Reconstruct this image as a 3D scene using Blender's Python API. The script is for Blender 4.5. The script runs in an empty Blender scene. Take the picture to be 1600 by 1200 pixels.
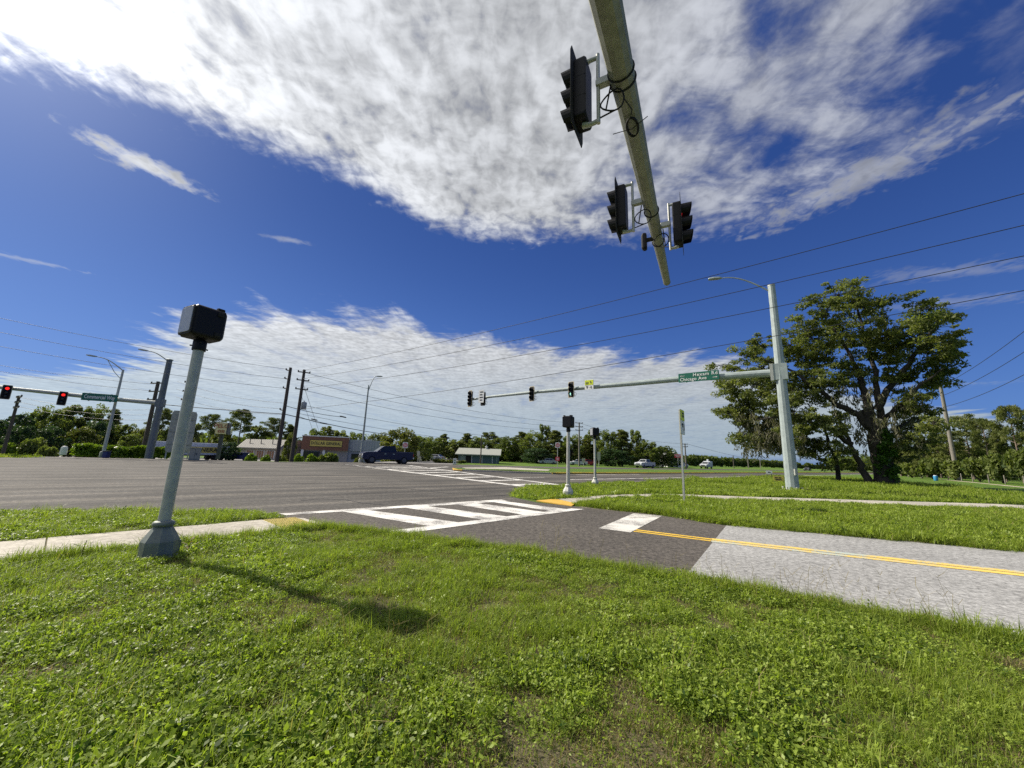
import bpy, math, random
import numpy as np
from mathutils import Vector, Matrix

R = math.radians
scene = bpy.context.scene
COL = scene.collection

# ------------------------------------------------------------------ camera, sky, sun, exposure
CAM_H, FPX = 1.4, 585.0
PITCH, ROLL = R(11.0), R(2.0)
_r0 = np.array([1, 0, 0.]); FW = np.array([0, math.cos(PITCH), math.sin(PITCH)]); _u0 = np.array([0, -math.sin(PITCH), math.cos(PITCH)])
RT = math.cos(ROLL) * _r0 + math.sin(ROLL) * _u0
UP = -math.sin(ROLL) * _r0 + math.cos(ROLL) * _u0
CAM = np.array([0, 0, CAM_H])
cd = bpy.data.cameras.new('camera')
cam = bpy.data.objects.new('camera', cd); COL.objects.link(cam)
cd.sensor_width = 36.0; cd.lens = 36.0 * FPX / 1600.0
cd.clip_start = 0.05; cd.clip_end = 6000
cam.matrix_world = Matrix(((RT[0], UP[0], -FW[0], 0), (RT[1], UP[1], -FW[1], 0), (RT[2], UP[2], -FW[2], CAM_H), (0, 0, 0, 1)))
scene.camera = cam

SUN_AZ, SUN_EL = -65.5, 39.0          # degrees, azimuth from +Y towards +X
sun_dir = Vector((math.sin(R(SUN_AZ)) * math.cos(R(SUN_EL)), math.cos(R(SUN_AZ)) * math.cos(R(SUN_EL)), math.sin(R(SUN_EL))))
sl = bpy.data.lights.new('sun', 'SUN'); sl.energy = 5.0; sl.angle = R(0.5); sl.color = (1.0, 0.92, 0.79)
so = bpy.data.objects.new('sun', sl); COL.objects.link(so)
so.rotation_euler = sun_dir.to_track_quat('Z', 'Y').to_euler(); so.location = (0, 0, 60)

scene.render.engine = 'CYCLES'
scene.cycles.max_bounces = 6; scene.cycles.transparent_max_bounces = 8
scene.cycles.use_denoising = False
scene.view_settings.view_transform = 'Standard'; scene.view_settings.look = 'None'
scene.view_settings.gamma = 1.0; scene.view_settings.use_curve_mapping = False
scene.view_settings.exposure = 0.47


def build_world():
    w = bpy.data.worlds.new('World'); scene.world = w; w.use_nodes = True
    nt = w.node_tree; N = nt.nodes; L = nt.links; N.clear()

    def val(v):
        return v

    def setin(sock, v):
        if hasattr(v, 'is_output') or isinstance(v, bpy.types.NodeSocket): L.new(v, sock)
        else: sock.default_value = v

    def M(op, a, b=0.0, c=0.0, clamp=False):
        n = N.new('ShaderNodeMath'); n.operation = op; n.use_clamp = clamp
        setin(n.inputs[0], a); setin(n.inputs[1], b)
        if op in ('MULTIPLY_ADD', 'SMOOTH_MIN', 'SMOOTH_MAX', 'COMPARE'): setin(n.inputs[2], c)
        return n.outputs[0]

    def step(v, a, b, t0=0.0, t1=1.0):
        n = N.new('ShaderNodeMapRange'); n.interpolation_type = 'SMOOTHSTEP'
        setin(n.inputs[0], v); n.inputs[1].default_value = a; n.inputs[2].default_value = b
        n.inputs[3].default_value = t0; n.inputs[4].default_value = t1
        return n.outputs[0]

    def curve(v, lo, hi, vmax, pts):
        n = N.new('ShaderNodeFloatCurve')
        t = M('DIVIDE', M('SUBTRACT', v, lo), hi - lo, clamp=True)
        setin(n.inputs['Value'], t)
        cv = n.mapping.curves[0]
        pp = [((x - lo) / (hi - lo), y / vmax) for x, y in pts]
        while len(cv.points) < len(pp): cv.points.new(0.5, 0.5)
        for p, (x, y) in zip(cv.points, pp):
            p.location = (x, y); p.handle_type = 'AUTO'
        n.mapping.update()
        return M('MULTIPLY', n.outputs[0], vmax)

    def noise(vec, scale, detail=5, rough=0.55, dist=0.0, lac=2.0):
        n = N.new('ShaderNodeTexNoise'); L.new(vec, n.inputs['Vector'])
        n.inputs['Scale'].default_value = scale; n.inputs['Detail'].default_value = detail
        n.inputs['Roughness'].default_value = rough; n.inputs['Distortion'].default_value = dist
        n.inputs['Lacunarity'].default_value = lac
        return n.outputs['Fac']

    tc = N.new('ShaderNodeTexCoord'); sp = N.new('ShaderNodeSeparateXYZ'); L.new(tc.outputs['Generated'], sp.inputs[0])
    dx, dy, dz = sp.outputs
    z = M('MAXIMUM', dz, 0.015)
    qx = M('DIVIDE', dx, z); qy = M('DIVIDE', dy, z)
    cb = N.new('ShaderNodeCombineXYZ'); L.new(qx, cb.inputs[0]); L.new(qy, cb.inputs[1])
    q = cb.outputs[0]

    def mapped(rot, sx, sy):
        n = N.new('ShaderNodeMapping'); L.new(q, n.inputs[0])
        n.inputs['Rotation'].default_value = (0, 0, rot); n.inputs['Scale'].default_value = (sx, sy, 1)
        return n.outputs[0]

    n_big = noise(q, 1.5, 4, 0.5)
    n_row = noise(mapped(0.5, 0.75, 1.25), 6.0, 5, 0.55, 0.4)
    n_mid = noise(mapped(0.5, 1.0, 1.6), 4.5, 6, 0.62, 0.4)
    n_fine = noise(mapped(-0.15, 1.0, 0.72), 21.0, 5, 0.52, 0.35)
    n_far = noise(mapped(0.15, 1.25, 0.40), 2.0, 5, 0.58, 0.3)
    # --- the mottled bank overhead: everything nearer than an edge line f(qx)
    f = curve(qx, -3, 3, 2.0, [(-3, .55), (-1.75, .72), (-1.42, .86), (-1.22, .93), (-1.0, 1.06), (-.8, 1.16), (-.52, 1.36), (-.32, 1.56), (0, 1.6), (.56, 1.57), (1.06, 1.42), (1.3, 1.12), (1.5, .9), (2.2, .55), (3, .4)])
    e = M('SUBTRACT', f, qy)
    e = M('ADD', e, M('MULTIPLY', M('SUBTRACT', n_mid, .5), .34))
    e = M('ADD', e, M('MULTIPLY', M('SUBTRACT', n_fine, .5), .22))
    cov = step(e, -.05, .20)
    veil = curve(qx, -3, 3, 1.0, [(-3, .55), (-1.6, .95), (-.9, 1.1), (.05, 1.08), (.35, .90), (.7, .76), (1.0, .55), (1.3, .42), (2, .3), (3, .3)])
    tex = M('ADD', M('MULTIPLY', n_fine, step(qx, -.2, .6, .60, .22)), M('MULTIPLY', n_mid, step(qx, -.2, .6, .55, .93)))      # about .57 mean
    tex = M('ADD', tex, M('MULTIPLY', M('SUBTRACT', n_big, .5), .5))
    tex = M('ADD', tex, M('MULTIPLY', M('SUBTRACT', n_row, .5), .55))
    # holes: thin on the right, dense on the left
    hole = step(M('ADD', tex, M('MULTIPLY', veil, .66)), .72, 1.24)
    corner = step(M('ADD', M('SUBTRACT', qx, M('MULTIPLY', qy, .55)), M('MULTIPLY', M('SUBTRACT', n_mid, .5), .5)), .46, .95)   # clear deep blue towards the right
    up = M('MULTIPLY', M('MULTIPLY', cov, hole), M('SUBTRACT', 1.0, M('MULTIPLY', corner, .86)))
    up = M('MULTIPLY', up, step(qx, .05, .75, 1.0, .70))
    # --- the far layer: everything beyond an edge line g(qx)
    g = curve(qx, -10, 10, 12.0, [(-10, 6.3), (-8, 5.7), (-6, 5.1), (-4.2, 4.0), (-3.0, 2.95), (-2.3, 2.62), (-1.0, 2.6), (-.5, 2.9), (.6, 3.25), (1.9, 3.3), (2.6, 3.5), (3.3, 4.2), (5, 5.0), (10, 6.8)])
    h = M('SUBTRACT', qy, g)
    h = M('ADD', h, M('MULTIPLY', M('SUBTRACT', n_far, .5), 1.6))
    h = M('ADD', h, M('MULTIPLY', M('SUBTRACT', n_mid, .5), .8))
    low = M('MULTIPLY', step(h, -.05, .55), step(M('ADD', M('MULTIPLY', n_far, .7), M('MULTIPLY', n_mid, .3)), .24, .50, .62, 1.0))

    # --- stray wisps, each an ellipse in the cloud plane broken up by the fine noise
    def wisp(cx, cy, rx, ry, rot, amt):
        a = M('SUBTRACT', qx, cx); b = M('SUBTRACT', qy, cy)
        c, s = math.cos(rot), math.sin(rot)
        u = M('DIVIDE', M('ADD', M('MULTIPLY', a, c), M('MULTIPLY', b, s)), rx)
        v = M('DIVIDE', M('SUBTRACT', M('MULTIPLY', b, c), M('MULTIPLY', a, s)), ry)
        r = M('SQRT', M('ADD', M('MULTIPLY', u, u), M('MULTIPLY', v, v)))
        r = M('ADD', r, M('MULTIPLY', M('SUBTRACT', n_mid, .5), 2.6))
        r = M('ADD', r, M('MULTIPLY', M('SUBTRACT', n_fine, .5), 2.2))
        return M('MULTIPLY', step(r, 1.15, .0), amt)
    ws = [wisp(-1.36, 1.20, .17, .075, 1.0, .95), wisp(-2.75, 1.98, .3, .05, .6, .35), wisp(-1.12, 1.66, .10, .03, .3, .4),
          wisp(1.2, 1.12, .42, .12, -1.1, .7), wisp(2.2, 1.75, .35, .10, -.3, .30), wisp(2.6, 2.1, .4, .12, -.4, .25), wisp(4.5, 4.6, 1.2, .25, -.5, .3)]
    dens = M('MAXIMUM', up, low)
    for x in ws: dens = M('MAXIMUM', dens, x)
    dens = M('MULTIPLY', dens, step(dz, .0, .03))

    sky = N.new('ShaderNodeTexSky'); sky.sky_type = 'NISHITA'; sky.sun_disc = False
    sky.sun_elevation = R(SUN_EL); sky.sun_rotation = R(SUN_AZ)
    sky.altitude = 0; sky.air_density = 1.0; sky.dust_density = 0.7; sky.ozone_density = 2.2
    tint = N.new('ShaderNodeMix'); tint.data_type = 'RGBA'; tint.blend_type = 'MULTIPLY'; tint.inputs[0].default_value = 1.0
    L.new(sky.outputs[0], tint.inputs[6]); tint.inputs[7].default_value = (SKY_TINT[0], SKY_TINT[1], SKY_TINT[2], 1)
    sr = N.new('ShaderNodeSeparateColor'); L.new(tint.outputs[2], sr.inputs[0]); gm = N.new('ShaderNodeCombineColor')
    for i, (p_, a_) in enumerate(((.62, .345), (.54, .535), (.42, 1.26))):          # a deeper, more even blue
        L.new(M('MULTIPLY', M('MULTIPLY', M('POWER', sr.outputs[i], p_), a_), step(dz, .0, .62, (1.95, 1.85, 1.62)[i], 1.0)), gm.inputs[i])
    # cloud brightness: forward scattering towards the sun, soft grey folds
    vd = N.new('ShaderNodeVectorMath'); vd.operation = 'DOT_PRODUCT'; L.new(tc.outputs['Generated'], vd.inputs[0]); vd.inputs[1].default_value = sun_dir
    mu = M('MAXIMUM', vd.outputs['Value'], 0.0)
    glow = M('ADD', M('MULTIPLY', M('POWER', mu, 6.0), .22), M('MULTIPLY', M('POWER', mu, 60.0), 1.6))
    fold = step(M('ADD', M('MULTIPLY', n_fine, .55), M('MULTIPLY', n_mid, .5)), .36, .66, .66, 1.12)
    fold = M('MULTIPLY', fold, step(n_row, .34, .62, .86, 1.08))
    fold = M('MULTIPLY', fold, step(n_far, .30, .68, .86, 1.08))
    fold = M('ADD', M('MULTIPLY', M('SUBTRACT', fold, .97), step(dz, .10, .42, .40, 1.0)), .97)
    side = step(dx, -.7, .5, 1.0, .80)
    base = M('MULTIPLY', M('MULTIPLY', fold, side), CLOUD)
    br = M('MULTIPLY', base, M('ADD', 1.0, glow))
    cc = N.new('ShaderNodeMix'); cc.data_type = 'RGBA'; cc.blend_type = 'MULTIPLY'; cc.inputs[0].default_value = 1.0
    cmb = N.new('ShaderNodeCombineXYZ')
    for i in range(3): L.new(br, cmb.inputs[i])
    L.new(cmb.outputs[0], cc.inputs[6]); cc.inputs[7].default_value = (.93, .97, 1.03, 1)
    air = N.new('ShaderNodeMix'); air.data_type = 'RGBA'; L.new(step(dz, .02, .30, .75, 0.0), air.inputs[0])
    air.inputs[6].default_value = (.95, .98, 1.03, 1); air.inputs[7].default_value = (.56, .76, .94, 1); L.new(air.outputs[2], cc.inputs[7])
    # glare of the sun's surroundings in thin air
    halo = M('ADD', M('MULTIPLY', M('POWER', mu, 40.0), 1.6), M('MULTIPLY', M('POWER', mu, 300.0), 8.0))
    hal = N.new('ShaderNodeMix'); hal.data_type = 'RGBA'; hal.blend_type = 'ADD'; hal.inputs[0].default_value = 1.0
    mix = N.new('ShaderNodeMix'); mix.data_type = 'RGBA'
    L.new(dens, mix.inputs[0]); L.new(gm.outputs[0], mix.inputs[6]); L.new(cc.outputs[2], mix.inputs[7])
    L.new(mix.outputs[2], hal.inputs[6])
    cmb2 = N.new('ShaderNodeCombineXYZ')
    for i, k in enumerate((1.0, .97, .9)): L.new(M('MULTIPLY', halo, k), cmb2.inputs[i])
    L.new(cmb2.outputs[0], hal.inputs[7])
    bg = N.new('ShaderNodeBackground'); bg.inputs['Strength'].default_value = 0.10
    out = N.new('ShaderNodeOutputWorld')
    L.new(hal.outputs[2], bg.inputs['Color']); L.new(bg.outputs[0], out.inputs['Surface'])
    w.cycles.sampling_method = 'MANUAL'; w.cycles.sample_map_resolution = 1024


SKY_TINT = (0.42, 0.62, 1.0)
CLOUD = 5.3
build_world()

# ------------------------------------------------------------------ survey helpers: photo pixel (1600 x 1200) -> point of the place


def ray(x, y):
    return FW + (x - 800) / FPX * RT + (600 - y) / FPX * UP


def G(x, y, z=0.0):
    d = ray(x, y); return CAM + (z - CAM_H) / d[2] * d


def W(x, y, Y):
    d = ray(x, y); return CAM + Y / d[1] * d


def V(x, y, b, az):
    """where the sight line meets the upright plane through b that runs towards azimuth az"""
    n = np.array([math.cos(R(az)), -math.sin(R(az))]); d = ray(x, y)
    t = ((b[0] - CAM[0]) * n[0] + (b[1] - CAM[1]) * n[1]) / (d[0] * n[0] + d[1] * n[1])
    return CAM + t * d


def zat(x, y, b):
    d = ray(x, y); return CAM_H + math.hypot(b[0], b[1]) / math.hypot(d[0], d[1]) * d[2]


def dirv(az):
    return np.array([math.sin(R(az)), math.cos(R(az)), 0.0])


HWY = dirv(48.0); HEX = dirv(116.5)
_O = G(430, 722); _HD = dirv(51); _PD = dirv(-39)
LOT = -1.3                              # the shops lie lower than the highway


def smooth(t):
    t = min(1.0, max(0.0, t)); return t * t * (3 - 2 * t)


def gz(x, y):
    rx, ry = x - _O[0], y - _O[1]; s = rx * _HD[0] + ry * _HD[1]; t = rx * _PD[0] + ry * _PD[1]
    return LOT * smooth((t - 3) / 10) * (1 - smooth((s - .5 * t - 14) / 10))


def on(p):
    return np.array([p[0], p[1], gz(p[0], p[1])])

# ------------------------------------------------------------------ materials


def mat(name, col, rough=.6, metal=0.0, var=0.0, vscale=3.0, col2=None, bump=0.0, bscale=40.0, emit=None, spec=.5, stretch=None):
    m = bpy.data.materials.new(name); m.use_nodes = True
    nt = m.node_tree; N = nt.nodes; L = nt.links; b = N['Principled BSDF']
    b.inputs['Roughness'].default_value = rough; b.inputs['Metallic'].default_value = metal
    b.inputs['Specular IOR Level'].default_value = spec
    b.inputs['Base Color'].default_value = (*col, 1)
    if emit:
        b.inputs['Emission Color'].default_value = (*emit[0], 1); b.inputs['Emission Strength'].default_value = emit[1]
    if var or bump or col2:
        g = N.new('ShaderNodeNewGeometry'); src = g.outputs['Position']
        if stretch:
            mp = N.new('ShaderNodeMapping'); mp.inputs['Scale'].default_value = stretch; L.new(src, mp.inputs[0]); src = mp.outputs[0]
    if var or col2:
        n = N.new('ShaderNodeTexNoise'); L.new(src, n.inputs['Vector']); n.inputs['Scale'].default_value = vscale; n.inputs['Detail'].default_value = 6; n.inputs['Roughness'].default_value = .65
        cr = N.new('ShaderNodeValToRGB'); L.new(n.outputs['Fac'], cr.inputs[0])
        c2 = col2 or tuple(c * (1 + var) for c in col); c1 = col if col2 else tuple(c * (1 - var) for c in col)
        cr.color_ramp.elements[0].position = .33; cr.color_ramp.elements[1].position = .67
        cr.color_ramp.elements[0].color = (*c1, 1); cr.color_ramp.elements[1].color = (*c2, 1)
        L.new(cr.outputs[0], b.inputs['Base Color'])
    if bump:
        n2 = N.new('ShaderNodeTexNoise'); L.new(src, n2.inputs['Vector']); n2.inputs['Scale'].default_value = bscale; n2.inputs['Detail'].default_value = 4
        bp = N.new('ShaderNodeBump'); bp.inputs['Strength'].default_value = bump; bp.inputs['Distance'].default_value = .012
        L.new(n2.outputs['Fac'], bp.inputs['Height']); L.new(bp.outputs[0], b.inputs['Normal'])
    return m


def ramp(N, L, fac, stops):
    cr = N.new('ShaderNodeValToRGB'); L.new(fac, cr.inputs[0]); e = cr.color_ramp.elements
    while len(e) < len(stops): e.new(.5)
    for el, (p, c) in zip(e, stops):
        el.position = p; el.color = (*c, 1) if len(c) == 3 else c
    return cr.outputs[0]


def mixc(N, L, fac, a, b, mode='MIX'):
    n = N.new('ShaderNodeMix'); n.data_type = 'RGBA'; n.blend_type = mode
    for s, v in ((n.inputs[0], fac), (n.inputs[6], a), (n.inputs[7], b)):
        if isinstance(v, bpy.types.NodeSocket): L.new(v, s)
        elif isinstance(v, (int, float)): s.default_value = v
        else: s.default_value = (*v, 1)
    return n.outputs[2]


def tnoise(N, L, vec, scale, detail=4, rough=.6):
    n = N.new('ShaderNodeTexNoise'); L.new(vec, n.inputs['Vector']); n.inputs['Scale'].default_value = scale
    n.inputs['Detail'].default_value = detail; n.inputs['Roughness'].default_value = rough
    return n.outputs['Fac']


def rough_ground(name, base, grain, stains=None, lanes=None, rough=.9, bump=.6, gscale=90, cracks=0.0, grit=.34):
    """stone-and-binder surfaces: two colours of grain, large stains, wheel tracks along a heading"""
    m = bpy.data.materials.new(name); m.use_nodes = True
    nt = m.node_tree; N = nt.nodes; L = nt.links; b = N['Principled BSDF']
    g = N.new('ShaderNodeNewGeometry'); P = g.outputs['Position']
    fine = tnoise(N, L, P, gscale, 3, .7); fine2 = tnoise(N, L, P, gscale * .28, 4, .7)
    c = ramp(N, L, fine, [(.34, base), (.66, grain)])
    c = mixc(N, L, .55, c, ramp(N, L, fine2, [(.35, tuple(x * .72 for x in base)), (.65, tuple(x * 1.22 for x in grain))]))
    coarse = tnoise(N, L, P, 7.5, 5, .8)
    c = mixc(N, L, 1.0, c, ramp(N, L, coarse, [(.30, (1 - grit,) * 3), (.70, (1 + grit,) * 3)]), 'MULTIPLY')
    if stains:
        st = tnoise(N, L, P, .35, 6, .62)
        c = mixc(N, L, 1.0, c, ramp(N, L, st, [(.35, (stains[0],) * 3), (.65, (stains[1],) * 3)]), 'MULTIPLY')
    if lanes:
        mp = N.new('ShaderNodeMapping'); mp.vector_type = 'TEXTURE'; mp.inputs['Rotation'].default_value = (0, 0, lanes[0])
        L.new(P, mp.inputs[0])
        mp2 = N.new('ShaderNodeMapping'); mp2.inputs['Scale'].default_value = (.012, 1.0, 1.0); L.new(mp.outputs[0], mp2.inputs[0])
        ln = tnoise(N, L, mp2.outputs[0], lanes[1], 3, .6)
        c = mixc(N, L, 1.0, c, ramp(N, L, ln, [(.36, lanes[2]), (.5, (1, 1, 1)), (.64, lanes[3])]), 'MULTIPLY')
    if cracks:
        vo = N.new('ShaderNodeTexVoronoi'); vo.feature = 'DISTANCE_TO_EDGE'; vo.inputs['Scale'].default_value = .55
        wv = N.new('ShaderNodeVectorMath'); wv.operation = 'ADD'; L.new(P, wv.inputs[0])
        nn = N.new('ShaderNodeTexNoise'); L.new(P, nn.inputs['Vector']); nn.inputs['Scale'].default_value = 1.4; nn.inputs['Detail'].default_value = 5
        L.new(nn.outputs['Color'], wv.inputs[1]); L.new(wv.outputs[0], vo.inputs['Vector'])
        c = mixc(N, L, 1.0, c, ramp(N, L, vo.outputs['Distance'], [(0.0, (1 - cracks,) * 3), (.012, (1, 1, 1))]), 'MULTIPLY')
    L.new(c, b.inputs['Base Color']); b.inputs['Roughness'].default_value = rough; b.inputs['Specular IOR Level'].default_value = .3
    bp = N.new('ShaderNodeBump'); bp.inputs['Strength'].default_value = bump; bp.inputs['Distance'].default_value = .012
    L.new(fine, bp.inputs['Height']); L.new(bp.outputs[0], b.inputs['Normal'])
    return m


def leaf_mat(name, dark, light, trans=.4, rough=.5, dry=None, spec=.22):
    """leaves: colour runs with a per-face 'tint' value and per copy; light passes through"""
    m = bpy.data.materials.new(name); m.use_nodes = True
    nt = m.node_tree; N = nt.nodes; L = nt.links; N.remove(N['Principled BSDF']); out = N['Material Output']
    at = N.new('ShaderNodeAttribute'); at.attribute_name = 'tint'
    oi = N.new('ShaderNodeObjectInfo')
    mx = N.new('ShaderNodeMath'); mx.operation = 'MULTIPLY_ADD'; L.new(oi.outputs['Random'], mx.inputs[0]); mx.inputs[1].default_value = .35; mx.use_clamp = True
    sb = N.new('ShaderNodeMath'); sb.operation = 'SUBTRACT'; L.new(at.outputs['Fac'], sb.inputs[0]); sb.inputs[1].default_value = .17
    L.new(sb.outputs[0], mx.inputs[2])
    stops = [(.0, dark), (.72, light)]
    if dry: stops += [(.93, light), (1.0, dry)]
    c = ramp(N, L, mx.outputs[0], stops)
    df = N.new('ShaderNodeBsdfPrincipled'); L.new(c, df.inputs['Base Color']); df.inputs['Roughness'].default_value = rough; df.inputs['Specular IOR Level'].default_value = spec
    tr = N.new('ShaderNodeBsdfTranslucent')
    c2 = mixc(N, L, 1.0, c, (1.25, 1.35, .55), 'MULTIPLY'); L.new(c2, tr.inputs[0])
    ms = N.new('ShaderNodeMixShader'); ms.inputs[0].default_value = trans
    L.new(df.outputs[0], ms.inputs[1]); L.new(tr.outputs[0], ms.inputs[2]); L.new(ms.outputs[0], out.inputs[0])
    return m


def lawn_mat():
    m = bpy.data.materials.new('lawn'); m.use_nodes = True
    nt = m.node_tree; N = nt.nodes; L = nt.links; b = N['Principled BSDF']
    g = N.new('ShaderNodeNewGeometry'); P = g.outputs['Position']
    a = tnoise(N, L, P, 9, 6, .75); bb = tnoise(N, L, P, .22, 5, .6); d = tnoise(N, L, P, 1.3, 5, .65)
    c = ramp(N, L, a, [(.3, (.035, .075, .010)), (.5, (.085, .165, .018)), (.7, (.14, .23, .03))])
    c = mixc(N, L, ramp(N, L, bb, [(.42, (0, 0, 0)), (.68, (.55, .55, .55))]), c, (.16, .19, .05))
    c = mixc(N, L, ramp(N, L, d, [(.60, (0, 0, 0)), (.75, (.5, .5, .5))]), c, (.10, .085, .045))
    L.new(c, b.inputs['Base Color']); b.inputs['Roughness'].default_value = .9; b.inputs['Specular IOR Level'].default_value = .15
    bp = N.new('ShaderNodeBump'); bp.inputs['Strength'].default_value = 1.0; bp.inputs['Distance'].default_value = .12
    L.new(a, bp.inputs['Height']); L.new(bp.outputs[0], b.inputs['Normal'])
    return m


M = {}
M['lawn'] = lawn_mat()
M['soil'] = mat('soil', (.045, .042, .018), .95, var=.5, vscale=60, col2=(.125, .105, .055), bump=1.0, bscale=45)
M['highway'] = rough_ground('highway_asphalt', (.018, .0165, .0145), (.118, .109, .097), (.70, 1.25), (R(90 - 48), 1.1, (.60, .60, .61), (1.75, 1.7, 1.6)), gscale=38)
M['road_dark'] = rough_ground('side_road_asphalt', (.022, .019, .017), (.140, .125, .108), (.82, 1.15), gscale=48)
M['road_pale'] = rough_ground('pale_worn_asphalt', (.135, .134, .128), (.44, .437, .425), (.86, 1.1), (R(90 - 116.5), .8, (.93, .93, .93), (1.05, 1.05, 1.05)), gscale=55, cracks=.22, grit=.12, bump=.3)
M['concrete'] = rough_ground('concrete', (.32, .295, .245), (.50, .465, .395), (.8, 1.08), gscale=30, bump=.3, grit=.12)
M['concrete_edge'] = mat('concrete_edge', (.36, .34, .30), .9, var=.2, vscale=8)


def paint_mat(name, col, under, wear):
    m = bpy.data.materials.new(name); m.use_nodes = True
    nt = m.node_tree; N = nt.nodes; L = nt.links; b = N['Principled BSDF']
    g = N.new('ShaderNodeNewGeometry'); P = g.outputs['Position']
    f = tnoise(N, L, P, 38, 5, .75); big = tnoise(N, L, P, 1.3, 5, .6)
    ad = N.new('ShaderNodeMath'); ad.operation = 'ADD'; L.new(f, ad.inputs[0]); L.new(big, ad.inputs[1])
    k = ramp(N, L, ad.outputs[0], [(wear, (0, 0, 0)), (min(.99, wear + .1), (1, 1, 1))])
    c = mixc(N, L, k, under, ramp(N, L, big, [(.3, tuple(x * .70 for x in col)), (.7, col)]))
    L.new(c, b.inputs['Base Color']); b.inputs['Roughness'].default_value = .75
    return m


# the ramp input is the sum of two noises (about 1.0 in the mean), halved here by the wear threshold
M['paint_white'] = paint_mat('white_road_paint', (.74, .72, .67), (.2, .19, .18), .87)
M['paint_old'] = paint_mat('worn_white_paint', (.72, .70, .64), (.25, .24, .22), .88)
M['paint_yellow'] = paint_mat('yellow_road_paint', (.78, .50, .05), (.2, .18, .12), .82)
M['paint_yellow_worn'] = paint_mat('worn_yellow_paint', (.80, .56, .12), (.40, .46, .42), .93)
M['tactile'] = mat('tactile_yellow', (.56, .46, .13), .7, var=.15, vscale=6)
M['tactile_orange'] = mat('tactile_orange', (.60, .36, .05), .7, var=.12, vscale=6)
M['galv'] = mat('galvanised_steel', (.38, .395, .36), .5, .2, var=.16, vscale=7)
M['galv_arm'] = mat('weathered_galvanised_steel', (.205, .210, .165), .65, .1, var=.22, vscale=7)
M['galv_pale'] = mat('pale_painted_steel', (.30, .35, .345), .55, .1, var=.16, vscale=2.5)
M['galv_dark'] = mat('dull_grey_steel', (.14, .16, .17), .6, .1, var=.16, vscale=2.5)
M['steel_base'] = mat('grey_cast_aluminium', (.16, .185, .165), .6, .15, var=.22, vscale=6)
M['cast_pale'] = mat('pale_cast_aluminium', (.5, .5, .46), .6, .2, var=.2, vscale=6)
M['post'] = mat('galvanised_post', (.42, .425, .39), .5, .2, var=.12, vscale=6)
M['black'] = mat('black_polycarbonate', (.006, .006, .008), .5, spec=.25)
M['matte_black'] = mat('matte_black', (.008, .008, .009), .8)
M['lens_grey'] = mat('dark_signal_lens', (.26, .27, .29), .25, var=.15, vscale=14)
M['lens_dark'] = mat('unlit_lens', (.015, .016, .018), .2)
M['red_lit'] = mat('lit_red_lens', (.5, .01, .01), .4, emit=((1.0, .02, .015), 1.1))
M['red_dim'] = mat('dim_red_lens', (.12, .004, .004), .4, emit=((1.0, .02, .015), .22))
M['green_lit'] = mat('lit_green_lens', (.2, .5, .45), .4, emit=((.5, 1.0, .8), .9))
M['border'] = mat('retroreflective_border', (.55, .47, .30), .6)
M['alu_back'] = mat('bare_aluminium', (.40, .40, .31), .7, 0, var=.2, vscale=3)
M['sign_green'] = mat('green_sign_sheeting', (.010, .135, .085), .45)
M['sign_white'] = mat('white_sign_sheeting', (.78, .78, .76), .5)
M['sign_red'] = mat('red_sign_sheeting', (.62, .045, .055), .5)
M['sign_yg'] = mat('fluorescent_yellow_sheeting', (.62, .70, .02), .5)
M['sign_yellow'] = mat('yellow_sign_panel', (.60, .47, .10), .5)
M['sign_cream'] = mat('faded_yellow_panel', (.72, .62, .33), .6, var=.08)
M['ink'] = mat('black_print', (.02, .02, .02), .6)
M['ink_rust'] = mat('rust_brown_print', (.35, .13, .05), .6)
M['creosote'] = mat('weathered_pole_wood', (.075, .060, .050), .9, var=.4, vscale=6, stretch=(4, 4, .6), bump=.3, bscale=12)
M['pole_grey'] = mat('grey_pole_wood', (.19, .175, .145), .9, var=.3, vscale=6, stretch=(4, 4, .6))
M['wire'] = mat('wire_black', (.02, .021, .026), .6)
M['ceramic'] = mat('brown_insulator', (.06, .045, .04), .35)
M['transformer'] = mat('transformer_grey', (.30, .32, .33), .5)
M['brick'] = mat('red_brown_cladding', (.205, .095, .058), .8, var=.15, vscale=2)
M['brick_side'] = M['brick']
M['wall_tan'] = mat('tan_stucco', (.45, .40, .34), .9, var=.1, vscale=1.5)
M['wall_grey'] = mat('grey_block_wall', (.36, .36, .37), .9, var=.12, vscale=1)
M['metal_pale'] = mat('pale_ribbed_metal', (.38, .39, .39), .75, 0, var=.06, vscale=1)
M['roof_pale'] = mat('pale_tan_metal_roof', (.235, .225, .205), .8, var=.08)
M['trim'] = mat('white_trim', (.72, .71, .68), .6)
M['trim_dark'] = mat('dark_trim', (.06, .06, .065), .6)
M['glass'] = mat('dark_window_glass', (.015, .018, .022), .08)
M['door_brown'] = mat('brown_shutter', (.28, .15, .085), .7, var=.1)
M['shed_wall'] = mat('green_grey_siding', (.085, .135, .145), .7, var=.1, vscale=1.2)
M['shed_wall_light'] = mat('pale_green_siding', (.17, .225, .215), .7)
M['shed_roof'] = mat('pale_shed_roof', (.30, .31, .27), .7, var=.1)
M['tan_post'] = mat('tan_post', (.45, .38, .24), .8)
M['cabinet'] = mat('tan_utility_cabinet', (.36, .35, .27), .7, var=.12)
M['car_blue'] = mat('metallic_blue_paint', (.004, .007, .042), .3, .2)
M['car_navy'] = mat('navy_paint', (.02, .03, .13), .25, .3)
M['car_white'] = mat('white_car_paint', (.50, .52, .54), .3)
M['car_silver'] = mat('silver_car_paint', (.42, .44, .46), .3, .5)
M['car_red'] = mat('red_car_paint', (.35, .035, .03), .3)
M['car_dark'] = mat('black_car_paint', (.02, .02, .025), .25)
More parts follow.
